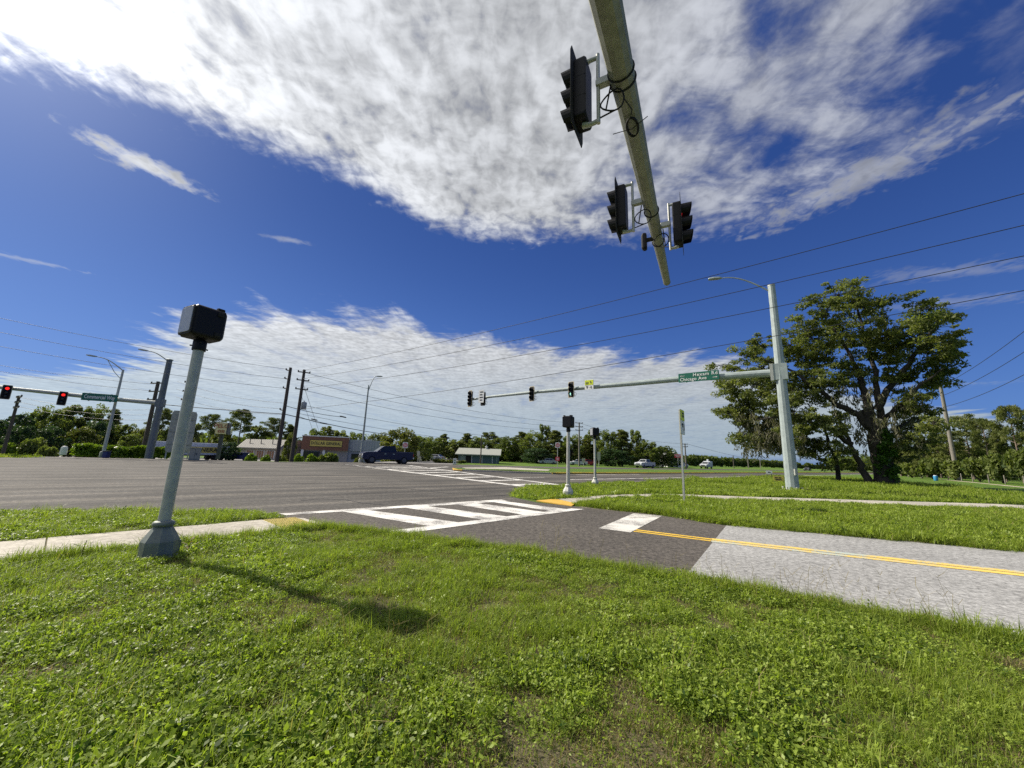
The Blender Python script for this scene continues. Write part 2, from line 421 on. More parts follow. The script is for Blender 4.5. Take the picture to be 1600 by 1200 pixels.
M['truck_white'] = mat('trailer_white', (.62, .64, .67), .45, var=.06, vscale=.7)
M['cab_blue'] = mat('pale_blue_cab_paint', (.32, .40, .55), .3)
M['tyre'] = mat('tyre_rubber', (.018, .018, .019), .85)
M['rim'] = mat('alloy_rim', (.10, .10, .11), .4, .5)
M['chrome'] = mat('chrome', (.55, .56, .58), .15, .9)
M['headlamp'] = mat('headlamp', (.7, .72, .74), .15)
M['taillamp'] = mat('taillamp', (.45, .02, .02), .25)
M['bark'] = mat('oak_bark', (.036, .031, .026), .95, var=.45, vscale=3.0, stretch=(1, 1, .35), bump=.9, bscale=7)
M['bark_pine'] = mat('pine_bark', (.16, .12, .095), .95, var=.35, vscale=4, stretch=(1, 1, .3))
M['moss'] = leaf_mat('spanish_moss', (.075, .075, .05), (.17, .165, .115), .35, .8)
M['oak_leaf'] = leaf_mat('oak_leaves', (.038, .064, .018), (.208, .228, .078), .45, .5)
M['ivy_leaf'] = leaf_mat('ivy_leaves', (.02, .06, .008), (.07, .15, .02), .3, .4)
M['leaf_mid'] = leaf_mat('broad_leaves', (.034, .060, .014), (.180, .215, .058), .42, .5)
M['leaf_warm'] = leaf_mat('warm_leaves', (.050, .075, .016), (.17, .18, .04), .34, .5)
M['leaf_blue'] = leaf_mat('bluish_evergreen_leaves', (.022, .045, .022), (.06, .105, .04), .28, .5)  # a darker, bluer green than the broad leaves
M['needle'] = leaf_mat('pine_needles', (.040, .062, .016), (.19, .21, .060), .28, .55)
M['hedge_leaf'] = leaf_mat('hedge_leaves', (.035, .075, .010), (.17, .24, .03), .38, .4)
M['clover'] = leaf_mat('clover_leaves', (.026, .066, .005), (.310, .395, .066), .44, .45, spec=.22)
M['blade'] = leaf_mat('grass_blades', (.065, .115, .010), (.280, .350, .055), .45, .5, dry=(.34, .29, .13))
M['dry_blade'] = leaf_mat('dry_blades', (.12, .095, .04), (.33, .27, .13), .35, .7)
M['dirt'] = rough_ground('sandy_dirt', (.34, .29, .21), (.48, .42, .32), (.8, 1.1), gscale=12, bump=.3)
M['blue_plastic'] = mat('blue_plastic', (.03, .22, .42), .5)
M['crack'] = mat('bitumen_crack_seal', (.012, .011, .010), .6)
M['sand'] = mat('road_edge_sand', (.10, .09, .065), .95, var=.4, vscale=14, col2=(.24, .21, .155))
M['parking'] = rough_ground('parking_asphalt', (.13, .125, .12), (.26, .25, .24), (.8, 1.15), gscale=20)

# ------------------------------------------------------------------ mesh builder


class MB:
    def __init__(s): s.v = []; s.f = []; s.m = []; s.mats = []; s.sm = []

    def mi(s, m):
        if m not in s.mats: s.mats.append(m)
        return s.mats.index(m)

    def add(s, vs, fs, m, smooth=False):
        o = len(s.v); k = s.mi(m); s.v += [tuple(map(float, p)) for p in vs]
        for f in fs: s.f.append(tuple(i + o for i in f)); s.m.append(k); s.sm.append(smooth)
        return s

    def box(s, c, size, m, rot=0.0, taper=(1, 1)):
        hx, hy, hz = size[0] / 2, size[1] / 2, size[2] / 2; cr, sr = math.cos(rot), math.sin(rot); vs = []
        for z, (tx, ty) in ((-hz, (1, 1)), (hz, taper)):
            for x, y in ((-hx, -hy), (hx, -hy), (hx, hy), (-hx, hy)):
                x *= tx; y *= ty
                vs.append((c[0] + x * cr - y * sr, c[1] + x * sr + y * cr, c[2] + z))
        return s.add(vs, [(0, 3, 2, 1), (4, 5, 6, 7), (0, 1, 5, 4), (1, 2, 6, 5), (2, 3, 7, 6), (3, 0, 4, 7)], m)

    def rbox(s, c, size, m, r=.03, seg=3, axis='y'):
        """box whose outline, seen along axis, has rounded corners, with a small chamfer front and back"""
        a, b, d = {'y': (size[0], size[2], size[1]), 'x': (size[1], size[2], size[0]), 'z': (size[0], size[1], size[2])}[axis]
        ol = []
        for cx, cy, t0 in ((a / 2 - r, b / 2 - r, 0), (-a / 2 + r, b / 2 - r, 90), (-a / 2 + r, -b / 2 + r, 180), (a / 2 - r, -b / 2 + r, 270)):
            for k in range(seg + 1):
                t = R(t0 + 90 * k / seg); ol.append((cx + r * math.cos(t), cy + r * math.sin(t)))
        n = len(ol); ch = min(r * .5, d * .25); rings = [(-d / 2, 1 - 2 * ch / max(a, b)), (-d / 2 + ch, 1), (d / 2 - ch, 1), (d / 2, 1 - 2 * ch / max(a, b))]
        vs = []
        for w, k in rings:
            for p, q in ol:
                p2, q2 = p * k, q * k
                vs.append({'y': (c[0] + p2, c[1] + w, c[2] + q2), 'x': (c[0] + w, c[1] + p2, c[2] + q2), 'z': (c[0] + p2, c[1] + q2, c[2] + w)}[axis])
        fs = [tuple(range(n)), tuple(reversed(range(3 * n, 4 * n)))]
        for j in range(3):
            for i in range(n): fs.append((j * n + i, j * n + (i + 1) % n, (j + 1) * n + (i + 1) % n, (j + 1) * n + i))
        return s.add(vs, fs, m)

    def tube(s, pts, rad, m, n=8, cap=True, smooth=True, phase=0.0):
        pts = [Vector(p) for p in pts]; rad = [rad] * len(pts) if isinstance(rad, (int, float)) else rad
        vs = []; ref = None
        for i, p in enumerate(pts):
            t = (pts[min(i + 1, len(pts) - 1)] - pts[max(i - 1, 0)]).normalized()
            if ref is None:
                ref = Vector((0, 0, 1)) if abs(t.z) < .9 else Vector((1, 0, 0))
            a = (ref - t * ref.dot(t)).normalized(); b = t.cross(a); ref = a
            for k in range(n):
                th = 2 * math.pi * k / n + phase; vs.append(p + (a * math.cos(th) + b * math.sin(th)) * rad[i])
        fs = []
        for i in range(len(pts) - 1):
            for k in range(n): fs.append((i * n + k, i * n + (k + 1) % n, (i + 1) * n + (k + 1) % n, (i + 1) * n + k))
        if cap and n > 2:
            o = len(pts) * n; vs2 = vs + [pts[0], pts[-1]]
            s.add(vs, fs, m, smooth)
            s.add([vs[k] for k in range(n)], [tuple(reversed(range(n)))], m)
            s.add([vs[(len(pts) - 1) * n + k] for k in range(n)], [tuple(range(n))], m)
            return s
        return s.add(vs, fs, m, smooth)

    def lathe(s, prof, m, n=16, c=(0, 0, 0), smooth=True, phase=0.0):
        vs = []; fs = []
        for r, z in prof:
            for k in range(n):
                t = 2 * math.pi * k / n + phase; vs.append((c[0] + r * math.cos(t), c[1] + r * math.sin(t), c[2] + z))
        for i in range(len(prof) - 1):
            for k in range(n): fs.append((i * n + k, i * n + (k + 1) % n, (i + 1) * n + (k + 1) % n, (i + 1) * n + k))
        s.add(vs, fs, m, smooth)
        s.add(vs[:n], [tuple(reversed(range(n)))], m); s.add(vs[-n:], [tuple(range(n))], m)
        return s

    def prism(s, poly, z0, z1, m):
        n = len(poly); vs = [(p[0], p[1], z0) for p in poly] + [(p[0], p[1], z1) for p in poly]
        return s.add(vs, [tuple(reversed(range(n))), tuple(range(n, 2 * n))] + [(i, (i + 1) % n, n + (i + 1) % n, n + i) for i in range(n)], m)

    def sheet(s, poly, z, m):
        return s.add([(p[0], p[1], z) for p in poly], [tuple(range(len(poly)))], m)

    def mesh(s, name):
        me = bpy.data.meshes.new(name); me.from_pydata(s.v, [], s.f)
        for m in s.mats: me.materials.append(M[m] if isinstance(m, str) else m)
        me.polygons.foreach_set('material_index', s.m); me.polygons.foreach_set('use_smooth', s.sm); me.update()
        return me

    def build(s, name, parent=None, label=None, kind=None):
        return link(name, s.mesh(name), parent, label, kind)


def link(name, me, parent=None, label=None, kind=None):
    o = bpy.data.objects.new(name, me); COL.objects.link(o)
    if parent is not None: o.parent = parent
    if label: o['label'] = label
    if kind: o['kind'] = kind
    return o


def tag(o, label, cat, group=None, kind=None):
    o['label'] = label; o['category'] = cat
    if group: o['group'] = group
    if kind: o['kind'] = kind
    return o


def thing(name, label, cat, loc=(0, 0, 0), rz=0.0, group=None):
    o = bpy.data.objects.new(name, None); COL.objects.link(o); o.location = tuple(map(float, loc)); o.rotation_euler = (0, 0, rz)
    o.empty_display_size = .2
    return tag(o, label, cat, group)


def copy_tree(o, parent=None):
    c = o.copy(); COL.objects.link(c)
    if parent is not None: c.parent = parent
    for ch in list(o.children): copy_tree(ch, c)
    return c


def struct(name, mb, label=None):
    o = mb.build(name); o['kind'] = 'structure'
    if label: o['label'] = label
    return o


def ccw(poly):
    a = sum(poly[i][0] * poly[(i + 1) % len(poly)][1] - poly[(i + 1) % len(poly)][0] * poly[i][1] for i in range(len(poly)))
    return poly if a > 0 else poly[::-1]


def sheet_obj(name, poly, z, m, parent=None, kind=None, label=None):
    return MB().sheet(ccw([tuple(p[:2]) for p in poly]), z, m).build(name, parent, label, kind)


def text_mesh(txt, size, m, depth=.006, bold=0.0, spacing=1.0):
    cu = bpy.data.curves.new('lettering', 'FONT'); cu.body = txt; cu.size = size; cu.align_x = 'CENTER'; cu.align_y = 'CENTER'
    cu.extrude = depth; cu.offset = bold; cu.space_character = spacing; cu.resolution_u = 2
    o = bpy.data.objects.new('lettering', cu); COL.objects.link(o)
    bpy.context.view_layer.update()
    me = bpy.data.meshes.new_from_object(o.evaluated_get(bpy.context.evaluated_depsgraph_get()))
    bpy.data.objects.remove(o); me.materials.clear(); me.materials.append(M[m])
    return me


def put_text(parent, txt, size, m, loc, bold=0.0, name='lettering', spacing=1.0):
    """lettering that stands upright and reads towards local +Y ... facing +Y means turned half round"""
    o = link(name, text_mesh(txt, size, m, bold=bold, spacing=spacing), parent)
    o.rotation_euler = (R(90), 0, R(180)); o.location = loc
    return o


# ------------------------------------------------------------------ ground, roads, pavements
ts = [-2500, -600, -150, -40, 0, 3, 5, 7, 9, 11, 13, 18, 25, 35, 50, 70, 100, 150, 250, 500, 2500]
ss = [-2500, -800, -300, -120, -60, -30, 0] + list(range(6, 60, 3)) + list(range(60, 160, 10)) + [200, 300, 600, 2500]
g = MB(); vs = []
for t_ in ts:
    for s_ in ss:
        p = _O + _HD * s_ + _PD * t_; vs.append((p[0], p[1], -.012 + gz(p[0], p[1])))
nn_ = len(ss)
g.add(vs, [(j * nn_ + i, j * nn_ + i + 1, (j + 1) * nn_ + i + 1, (j + 1) * nn_ + i) for j in range(len(ts) - 1) for i in range(nn_ - 1)], 'lawn'); ground = struct('ground', g)

far_l = G(0, 712); near_r = G(1200, 742.5)
hw = [far_l - 300 * HWY, far_l, G(200, 716), G(430, 721.5), G(560, 722.5), G(640, 724), G(760, 727), G(870, 729.5), G(870, 729.5) + 500 * dirv(50),
      near_r + 460 * dirv(51), near_r, G(1160, 746), G(1060, 750.5), G(960, 754.5), G(870, 758), G(830, 762), G(803, 768), G(797, 773), G(812, 781), G(840, 786), G(905, 795),
      G(598, 831), G(470, 813), G(400, 801), G(250, 797.5), G(0, 800), G(0, 800) - 8 * dirv(62), G(0, 800) - 300 * HWY]
highway = sheet_obj('highway', hw, 0.0, 'highway', kind='structure')

sr_near = [G(470, 813), G(520, 822), G(600, 832.5), G(700, 845), G(850, 867), G(1068, 904)]
sr_far = [G(1136, 820), G(1030, 804), G(940, 795.5), G(905, 792)]
side_road = sheet_obj('side_road', [G(400, 801.5)] + sr_near + sr_far + [G(840, 785.5), G(806, 778), G(793, 781.5), G(600, 791.5)], .004, 'road_dark', kind='structure')
pale = [G(1068, 904), G(1600, 1000), G(1600, 1000) + 90 * HEX, G(1600, 862) + 90 * HEX, G(1600, 862), G(1136, 820)]
pale_road = sheet_obj('worn_side_road', pale, .004, 'road_pale', kind='structure')


def strip(p, q, w, side=0.0):
    p = np.array(p[:2]); q = np.array(q[:2]); d = (q - p) / np.linalg.norm(q - p); n = np.array([-d[1], d[0]])
    a = n * w * (.5 + side); b = n * w * (side - .5)
    return [p + a, p + b, q + b, q + a]


er = random.Random(8)
for pl in (sr_near, [G(1068, 904), G(1600, 1000)], [G(1136, 820), G(1600, 862)], [G(905, 792), G(940, 795.5), G(1030, 804), G(1136, 820)]):
    a_, b_ = [], []
    for p, q in zip(pl[:-1], pl[1:]):
        for k_ in range(14):
            c_ = p + (q - p) * k_ / 14; n_ = np.array([-(q - p)[1], (q - p)[0], 0]); n_ /= np.linalg.norm(n_)
            a_.append(c_ + n_ * er.uniform(.03, .16)); b_.append(c_ - n_ * er.uniform(.03, .16))
    mb = MB(); m_ = len(a_); mb.add([(p[0], p[1], .0065) for p in a_ + b_], [(i, i + 1, m_ + i + 1, m_ + i) if False else (m_ + i, m_ + i + 1, i + 1, i) for i in range(m_ - 1)], 'sand'); mb.build('sandy_edge', side_road)
# crosswalk over the side road (two edge lines and the bars between them)
def quad(px): return [G(*p) for p in px]
for px in ([(436, 803), (446, 805.5), (795, 783.5), (783, 780.8)], [(598, 831.5), (640, 833.2), (913, 796), (893, 795)]):
    sheet_obj('crosswalk_line', quad(px), .010, 'paint_white', side_road)
for px in ([(528, 798.6), (566, 796.2), (725, 818.0), (678, 824.0)], [(626, 792.6), (662, 790.5), (800, 808.5), (760, 813.3)],
           [(705, 787.4), (737, 785.6), (855, 801.0), (822, 805.3)], [(766, 784.2), (786, 783.3), (893, 797.0), (866, 799.8)]):
    sheet_obj('crosswalk_stripe', quad(px), .009, 'paint_white', side_road)
sheet_obj('stop_line', quad([(935, 826), (985, 832.5), (1035, 806.5), (990, 802.5)]), .009, 'paint_old', side_road)
# double yellow centre line
y0, y1, y2 = G(992, 829.5), G(1112, 844.5), G(1600, 897.5)
nrm = np.array([-(y1 - y0)[1], (y1 - y0)[0], 0]); nrm /= np.linalg.norm(nrm)
for s_ in (-1, 1):
    sheet_obj('centre_line', strip(y0 + nrm * .095 * s_, y1 + nrm * .095 * s_, .11), .009, 'paint_yellow', side_road)
    sheet_obj('centre_line', strip(y1 + nrm * .105 * s_, y2 + nrm * .105 * s_ + 60 * (y2 - y1) / np.linalg.norm(y2 - y1), .17), .009, 'paint_yellow_worn', pale_road)

# crosswalk over the highway
def lerp(a, b, t): return np.array(a) * (1 - t) + np.array(b) * t
Lc0, Lc1 = G(560, 728), G(818, 760); Rc0, Rc1 = G(640, 727.5), G(884, 759)
for a, b, w in ((Lc0, Lc1, .5), (Rc0, Rc1, .45)): sheet_obj('crosswalk_line', strip(a, b, w), .006, 'paint_white', highway)
for k in range(9):
    t = .06 + k * .112
    a, b = lerp(Lc0, Lc1, t), lerp(Rc0, Rc1, min(1, t + .0)); sheet_obj('crosswalk_stripe', strip(a, b, .62), .005, 'paint_white', highway)
# lane and edge lines of the highway
e0 = G(890, 749.5); e1 = G(1160, 741.0)
sheet_obj('edge_line', strip(e0, e1 + 300 * dirv(51), .3), .006, 'paint_white', highway)
for a, b in ((G(800, 746.5), G(850, 746)), (G(900, 741.8), G(1000, 741.2)), (G(640, 727), G(560, 724.6)), (G(540, 725.5), G(606, 733.5))):
    sheet_obj('lane_line', strip(a, b, .2), .006, 'paint_white', highway)
sheet_obj('stop_line', strip(G(668, 731.5), G(700, 729.5), .5), .006, 'paint_white', highway)
sheet_obj('stop_line', strip(G(735, 731.6), G(790, 730.8), .6), .006, 'paint_white', highway)

for pts in ([(470, 782), (505, 779.5), (540, 781), (566, 786), (600, 789)], [(20, 770), (120, 767), (230, 769), (330, 766.5)], [(120, 736), (240, 735), (330, 738), (420, 736)], [(560, 760), (640, 764), (700, 771), (790, 774)]):
    g3 = [G(*p) for p in pts]; cs_ = MB()
    for a, b in zip(g3[:-1], g3[1:]): cs_.sheet(ccw([tuple(p) for p in strip(a, b, .05)]), .0045, 'crack')
    cs_.build('crack_seal', highway)
# median between the carriageways: concrete nose, yellow kerb, then grass
md = [G(708, 733.0), G(716, 735), G(800, 736.8), G(862, 740.5), G(862, 740.5) + 420 * dirv(49.5), G(870, 733.5) + 420 * dirv(49.5), G(870, 733.5), G(790, 732.2)]
med = MB(); med.prism(ccw([tuple(p[:2]) for p in md]), -.005, .11, 'lawn'); median = struct('median', med)
sheet_obj('median_paving', [G(722, 732.4), G(728, 734.0), G(800, 735.4), G(856, 737.6), G(860, 735.5), G(790, 731.6)], .125, 'concrete', median)
kb = MB(); pts = [G(862, 740.6)] + [G(862, 740.6) + d * dirv(49.5) for d in (20, 60, 160, 400)]
for a, b in zip(pts[:-1], pts[1:]): kb.prism(ccw([tuple(p[:2]) for p in strip(a, b, .3)]), -.004, .14, 'paint_yellow')
kb.build('yellow_kerb', median)
nb = MB(); nb.prism(ccw([tuple(p[:2]) for p in [G(707, 732.5), G(709, 735.2), G(722, 735.9), G(724, 732.6)]]), -.004, .09, 'tactile_orange'); nb.build('median_nose', median)
kb2 = MB(); kb2.prism(ccw([tuple(p[:2]) for p in strip(G(722, 735.6), G(862, 741.0), .32)]), -.004, .13, 'concrete'); kb2.build('kerb', median)
# car park in front of the shops
def st(s_, t_): return _O + _HD * s_ + _PD * t_
sheet_obj('car_park', [st(-22, 13.2), st(14, 13.2), st(26, 45), st(20, 75), st(-30, 60)], LOT + .004, 'parking', kind='structure')
# far side street beside the shops
sheet_obj('side_street', [G(566, 723.2), G(700, 727), W(745, 716, 150), W(700, 716, 150)], -.003, 'parking', kind='structure')


def pavement(name, left, right, n, z=.03):
    """left/right: polylines of the two edges, cut into n slabs with open joints over a darker bed"""
    def at(pl, t):
        pl = [np.array(p[:2]) for p in pl]; d = [0]
        for p, q in zip(pl[:-1], pl[1:]): d.append(d[-1] + np.linalg.norm(q - p))
        t *= d[-1]
        for i in range(len(pl) - 1):
            if t <= d[i + 1] + 1e-9: return lerp(pl[i], pl[i + 1], (t - d[i]) / (d[i + 1] - d[i]))
        return pl[-1]
    bed = MB()
    for i in range(n):
        bed.sheet(ccw([at(left, i / n), at(right, i / n), at(right, (i + 1) / n), at(left, (i + 1) / n)]), z - .022, 'soil')
    root = bed.build(name, kind='structure')
    rnd = random.Random(5)
    for i in range(n):
        e = .006
        p = ccw([tuple(q) for q in (at(left, i / n + e / n * 1.2), at(right, i / n + e / n * 1.2), at(right, (i + 1) / n - e / n), at(left, (i + 1) / n - e / n))])
        dz = rnd.uniform(-.003, .003)
        MB().prism(p, z - .03, z + dz, 'concrete').build('slab', root)
    return root


swd = dirv(39.5)
swl = [G(0, 849) - 9 * swd, G(0, 849), G(200, 833), G(410, 814.5)]
swr = [G(0, 880) - 9 * swd, G(0, 880), G(200, 858), G(449, 831.5)]
sidewalk = pavement('sidewalk', swl, swr, 9)
pad = [G(410, 814.8), G(449, 831), G(494, 822.3), G(460.5, 810.8)]
tp = MB(); tp.prism(ccw([tuple(p[:2]) for p in pad]), -.004, .03, 'tactile'); tact = tp.build('tactile_pad', sidewalk)
dm = MB(); nu, nv = 13, 17
for i in range(nu):
    for j in range(nv):
        u, v = (i + .5) / nu, (j + .5) / nv
        p = lerp(lerp(pad[0], pad[3], u), lerp(pad[1], pad[2], u), v)
        dm.lathe([(.020, 0), (.014, .011)], 'tactile', 6, (p[0], p[1], .0301))
dm.build('tactile_domes', tact, kind='stuff')
fk = MB(); fk.prism(ccw([tuple(p[:2]) for p in [G(461.5, 810.4), G(495.5, 822), G(515, 822.5), G(474, 811.2)]]), -.004, .022, 'concrete'); fk.build('flush_kerb', sidewalk)

sid2 = pavement('sidewalk', [G(892, 779), G(935, 774.5), G(1040, 771.5), G(1110, 775.0), G(1600, 789.5), G(1600, 789.5) + 40 * HEX],
                [G(908, 786), G(950, 780), G(1040, 776), G(1105, 780.0), G(1600, 797), G(1600, 797) + 40 * HEX], 26, z=.02)
tp2 = MB(); tp2.prism(ccw([tuple(p[:2]) for p in [G(838, 783), G(868, 780.5), G(900, 787.5), G(893, 791.5)]]), -.004, .025, 'tactile_orange'); tp2.build('tactile_pad', sid2)
tp3 = MB(); tp3.prism(ccw([tuple(p[:2]) for p in [G(870, 780.2), G(892, 779.0), G(908, 786.2), G(902, 787.6)]]), -.004, .022, 'concrete'); tp3.build('ramp', sid2)
# sandy track and second footpath at the far right
sheet_obj('dirt_track', strip(G(1462, 748), G(1700, 771), 1.0) , -.006, 'dirt', kind='structure')
# bare soil under the clover near the camera
FG = [G(0, 884) - 9 * swd, G(0, 884), G(200, 861), G(449, 832.5), G(500, 823.5), G(600, 834), G(700, 846.5), G(850, 868.5), G(1068, 906), G(1600, 1003), G(1600, 1003) + 6 * HEX, np.array([9, -2.5, 0]), np.array([-11, -2.5, 0])]
sheet_obj('soil_patch', FG, -.004, 'soil', kind='structure')

# ------------------------------------------------------------------ buildings


def wall_frame(A, B):
    """origin A, x along A->B, returns (root z-rotation, length)"""
    d = np.array(B[:2]) - np.array(A[:2]); return math.atan2(d[1], d[0]), float(np.linalg.norm(d))


# shop with brick-coloured fascia and yellow name board
cA = W(471, 700, 92); cB = W(544, 700, 96); cL = W(441, 700, 103); cE = W(603, 700, 100)
rz, LB = wall_frame(cA, cB)
g0 = LOT; H1, H0 = zat(471, 681, cA) - g0, zat(471, 702, cA) - g0
shop = thing('shop_building', 'single storey discount shop with red brown fascia and yellow name boards', 'shop', (cA[0], cA[1], g0), rz)
LE = wall_frame(cA, cE)[1]; DEP = 16.0
# local frame: x along the front, y into the building
mb = MB(); mb.box((LB / 2, DEP / 2 + .3, H0 / 2), (LB, DEP, H0), 'wall_tan'); mb.build('wall', shop)
mb = MB(); mb.box((LB / 2, DEP / 2 - .25, (H0 + H1) / 2), (LB, DEP + 1.1, H1 - H0), 'brick'); fas = mb.build('fascia', shop, 'red brown fascia band')
mb = MB(); mb.box((LB / 2, DEP / 2 - .25, H1 + .10), (LB + .3, DEP + 1.4, .2), 'trim'); mb.build('parapet_cap', fas)
mb = MB(); mb.box((LB + (LE - LB) / 2, DEP / 2 + .5, H0 / 2), (LE - LB - .01, DEP, H0 - .02), 'wall_grey'); mb.build('side_wing_wall', shop)
mb = MB(); mb.box((LB + (LE - LB) / 2, DEP / 2 + .25, (H0 + H1 * .94) / 2), (LE - LB - .02, DEP, H1 * .94 - H0), 'metal_pale'); wing = mb.build('metal_fascia', shop, 'pale ribbed metal band')
rb = MB()
for k in range(14): rb.box((LB + (LE - LB) * (k + .5) / 14, .22, (H0 + H1 * .94) / 2), (.08, .06, H1 * .94 - H0 - .1), 'metal_pale')
rb.build('rib', wing, kind='stuff')
sx0, sx1 = LB * .165, LB * .86; sw, sh = sx1 - sx0, (H1 - H0) * .50
mb = MB(); mb.box(((sx0 + sx1) / 2, -.86, (H0 + H1) / 2 - .02), (sw, .1, sh), 'ink'); brd = mb.build('name_board', shop, 'yellow board reading DOLLAR GENERAL')
mb = MB(); mb.box(((sx0 + sx1) / 2, -.93, (H0 + H1) / 2 - .02), (sw - .16, .06, sh - .16), 'sign_yellow'); mb.build('yellow_panel', brd)
t = link('lettering', text_mesh('DOLLAR GENERAL', sh * .62, 'ink', .01, .018, 1.0), brd); t.rotation_euler = (R(90), 0, 0); t.location = ((sx0 + sx1) / 2, -.975, (H0 + H1) / 2 - .03)
t.scale = ((sw - .5) / max(.1, t.dimensions.x), 1, 1)
mb = MB(); mb.box((LB * .22, .02, H0 * .42), (LB * .34, .5, H0 * .84), 'glass'); ent = mb.build('shopfront', shop)
for k in range(4):
    MB().box((LB * (.06 + .105 * k), -.26, H0 * .42), (.09, .06, H0 * .84), 'trim_dark').build('mullion', ent)
mb = MB(); mb.box((LB * .03, -.35, H0 / 2), (.55, .6, H0 - .01), 'trim'); mb.build('pier', shop)
mb = MB(); mb.box((LB * .48, -.35, H0 / 2), (.55, .6, H0 - .01), 'trim'); mb.build('pier', shop)
for k, (fx, fw) in enumerate(((.25, .30), (.62, .24), (.83, .22))):
    x = LB + (LE - LB) * fx
    w_ = MB().box((x, .46, H0 * .52), ((LE - LB) * fw, .12, H0 * .50), 'trim_dark').build('window', shop)
    MB().box((x, .41, H0 * .52), ((LE - LB) * fw - .2, .1, H0 * .50 - .2), 'glass').build('pane', w_)
# left end of the fascia carries a second board
rzl = math.atan2((cL - cA)[1], (cL - cA)[0]) - rz
mb = MB(); mb.box((-.33, 6.2, (H0 + H1) / 2), (.1, 5.6, sh), 'sign_yellow'); b2 = mb.build('name_board', shop)
t = link('lettering', text_mesh('GENERAL', sh * .6, 'ink', .01, .015), b2); t.rotation_euler = (R(90), 0, R(-90)); t.location = (-.40, 6.2, (H0 + H1) / 2 - .02)
mb = MB(); mb.box((-.12, 6.6, H0 * .42), (.3, 7.0, H0 * .8), 'glass'); mb.build('side_window', shop)
# rooftop unit
mb = MB(); mb.box((LB + (LE - LB) * .55, 6, H1 * .94 + .15), (1.6, 1.4, .5), 'galv'); mb.build('roof_unit', shop)

# low block with a sloping metal roof, left of the shop
a0, a1 = W(374, 700, 96), W(438, 700, 90)
rz, LL = wall_frame(a0, a1); zr = zat(405, 686, lerp(a0, a1, .5)) - g0; ze = zat(405, 699, lerp(a0, a1, .5)) - g0
blk = thing('shop_building', 'long tan block with sloping pale metal roof left of the shop', 'building', (a0[0], a0[1], g0), rz)
MB().box((LL / 2, 5, ze / 2 - .05), (LL, 9, ze - .1), 'wall_tan').build('wall', blk)
mb = MB(); mb.add([(-.4, -.5, ze - .1), (LL + .3, -.5, ze - .1), (LL + .3, 1.6, zr), (-.4, 1.6, zr), (-.4, -.5, ze - .35), (LL + .3, -.5, ze - .35), (LL + .3, 9.4, zr), (-.4, 9.4, zr), (LL + .3, 9.4, ze - .35), (-.4, 9.4, ze - .35)],
                  [(0, 1, 2, 3), (4, 5, 1, 0), (3, 2, 6, 7), (0, 3, 7, 9, 4), (1, 5, 8, 6, 2), (7, 6, 8, 9), (4, 9, 8, 5)], 'roof_pale'); rf = mb.build('roof', blk)
nrib = 22
for k in range(nrib):
    x = LL * (k + .5) / nrib
    MB().add([(x - .04, -.5, ze - .06), (x + .04, -.5, ze - .06), (x + .04, 1.6, zr + .04), (x - .04, 1.6, zr + .04), (x - .04, -.5, ze - .11), (x + .04, -.5, ze - .11), (x + .04, 1.6, zr - .01), (x - .04, 1.6, zr - .01)],
             [(0, 1, 2, 3), (4, 7, 6, 5), (0, 4, 5, 1), (2, 6, 7, 3), (0, 3, 7, 4), (1, 5, 6, 2)], 'roof_pale').build('roof_rib', rf)
for k in range(3):
    MB().tube([(LL * (.2 + .28 * k), .5, ze + .5), (LL * (.2 + .28 * k), .45, zr + .1)], .09, 'trim_dark', 6).build('vent_pipe', rf)
for k in range(3):
    x = LL * (.26 + .25 * k)
    MB().box((x, .42, ze * .42), (LL * .19, .2, ze * .7), 'trim').build('pilaster_frame', blk)
    for j in range(3):
        MB().box((x + LL * .058 * (j - 1), .28, ze * .42), (LL * .04, .12, ze * .6), 'door_brown').build('shutter', blk)

# green grey shed beyond the crossroads
s0, s1, s2 = W(716, 718, 72), W(778, 718, 72), W(806, 718, 80)
rz, LS = wall_frame(s0, s1); zE = zat(747, 710.5, W(747, 718, 72)); zR = zE + (zat(760, 702.0, W(760, 718, 75)) - zE)
shed = thing('shed', 'green grey metal shed with pale gabled roof in front of the woods', 'shed', (s0[0], s0[1], 0), rz)
DS = 9.0
MB().box((LS / 2, DS / 2, zE / 2), (LS, DS, zE), 'shed_wall').build('wall', shed)
mb = MB(); mb.add([(LS + .005, 0, zE), (LS + .005, DS, zE), (LS + .005, DS / 2, zR - .05), (LS - .2, 0, zE), (LS - .2, DS, zE), (LS - .2, DS / 2, zR - .05)], [(0, 1, 2), (5, 4, 3), (0, 3, 4, 1), (1, 4, 5, 2), (2, 5, 3, 0)], 'shed_wall'); mb.build('gable', shed)
mb = MB()
for sgn, y0_, in ((1, -.6), (-1, DS + .6)):
    ym = DS / 2
    mb.add([(-.6, y0_, zE - .1), (LS + .5, y0_, zE - .1), (LS + .5, ym, zR), (-.6, ym, zR), (-.6, y0_, zE + .05), (LS + .5, y0_, zE + .05), (LS + .5, ym, zR + .15), (-.6, ym, zR + .15)],
           [(0, 3, 2, 1), (4, 5, 6, 7), (0, 1, 5, 4), (1, 2, 6, 5), (2, 3, 7, 6), (3, 0, 4, 7)], 'shed_roof')
rf = mb.build('roof', shed)
mb = MB(); mb.lathe([(.22, 0), (.22, .35), (.34, .36), (.05, .6)], 'trim', 10, (LS * .66, DS / 2, zR + .12)); mb.build('roof_vent', rf)
for k, fx in enumerate((.10, .34, .60, .86)):
    MB().box((LS * fx, -.03, zE * .46), (LS * .015, .06, zE * .9), 'trim').build('batten', shed)
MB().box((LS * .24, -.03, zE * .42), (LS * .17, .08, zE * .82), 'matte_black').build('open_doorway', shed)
MB().box((LS * .12, -.04, zE * .42), (LS * .13, .08, zE * .82), 'shed_wall_light').build('sliding_door', shed)
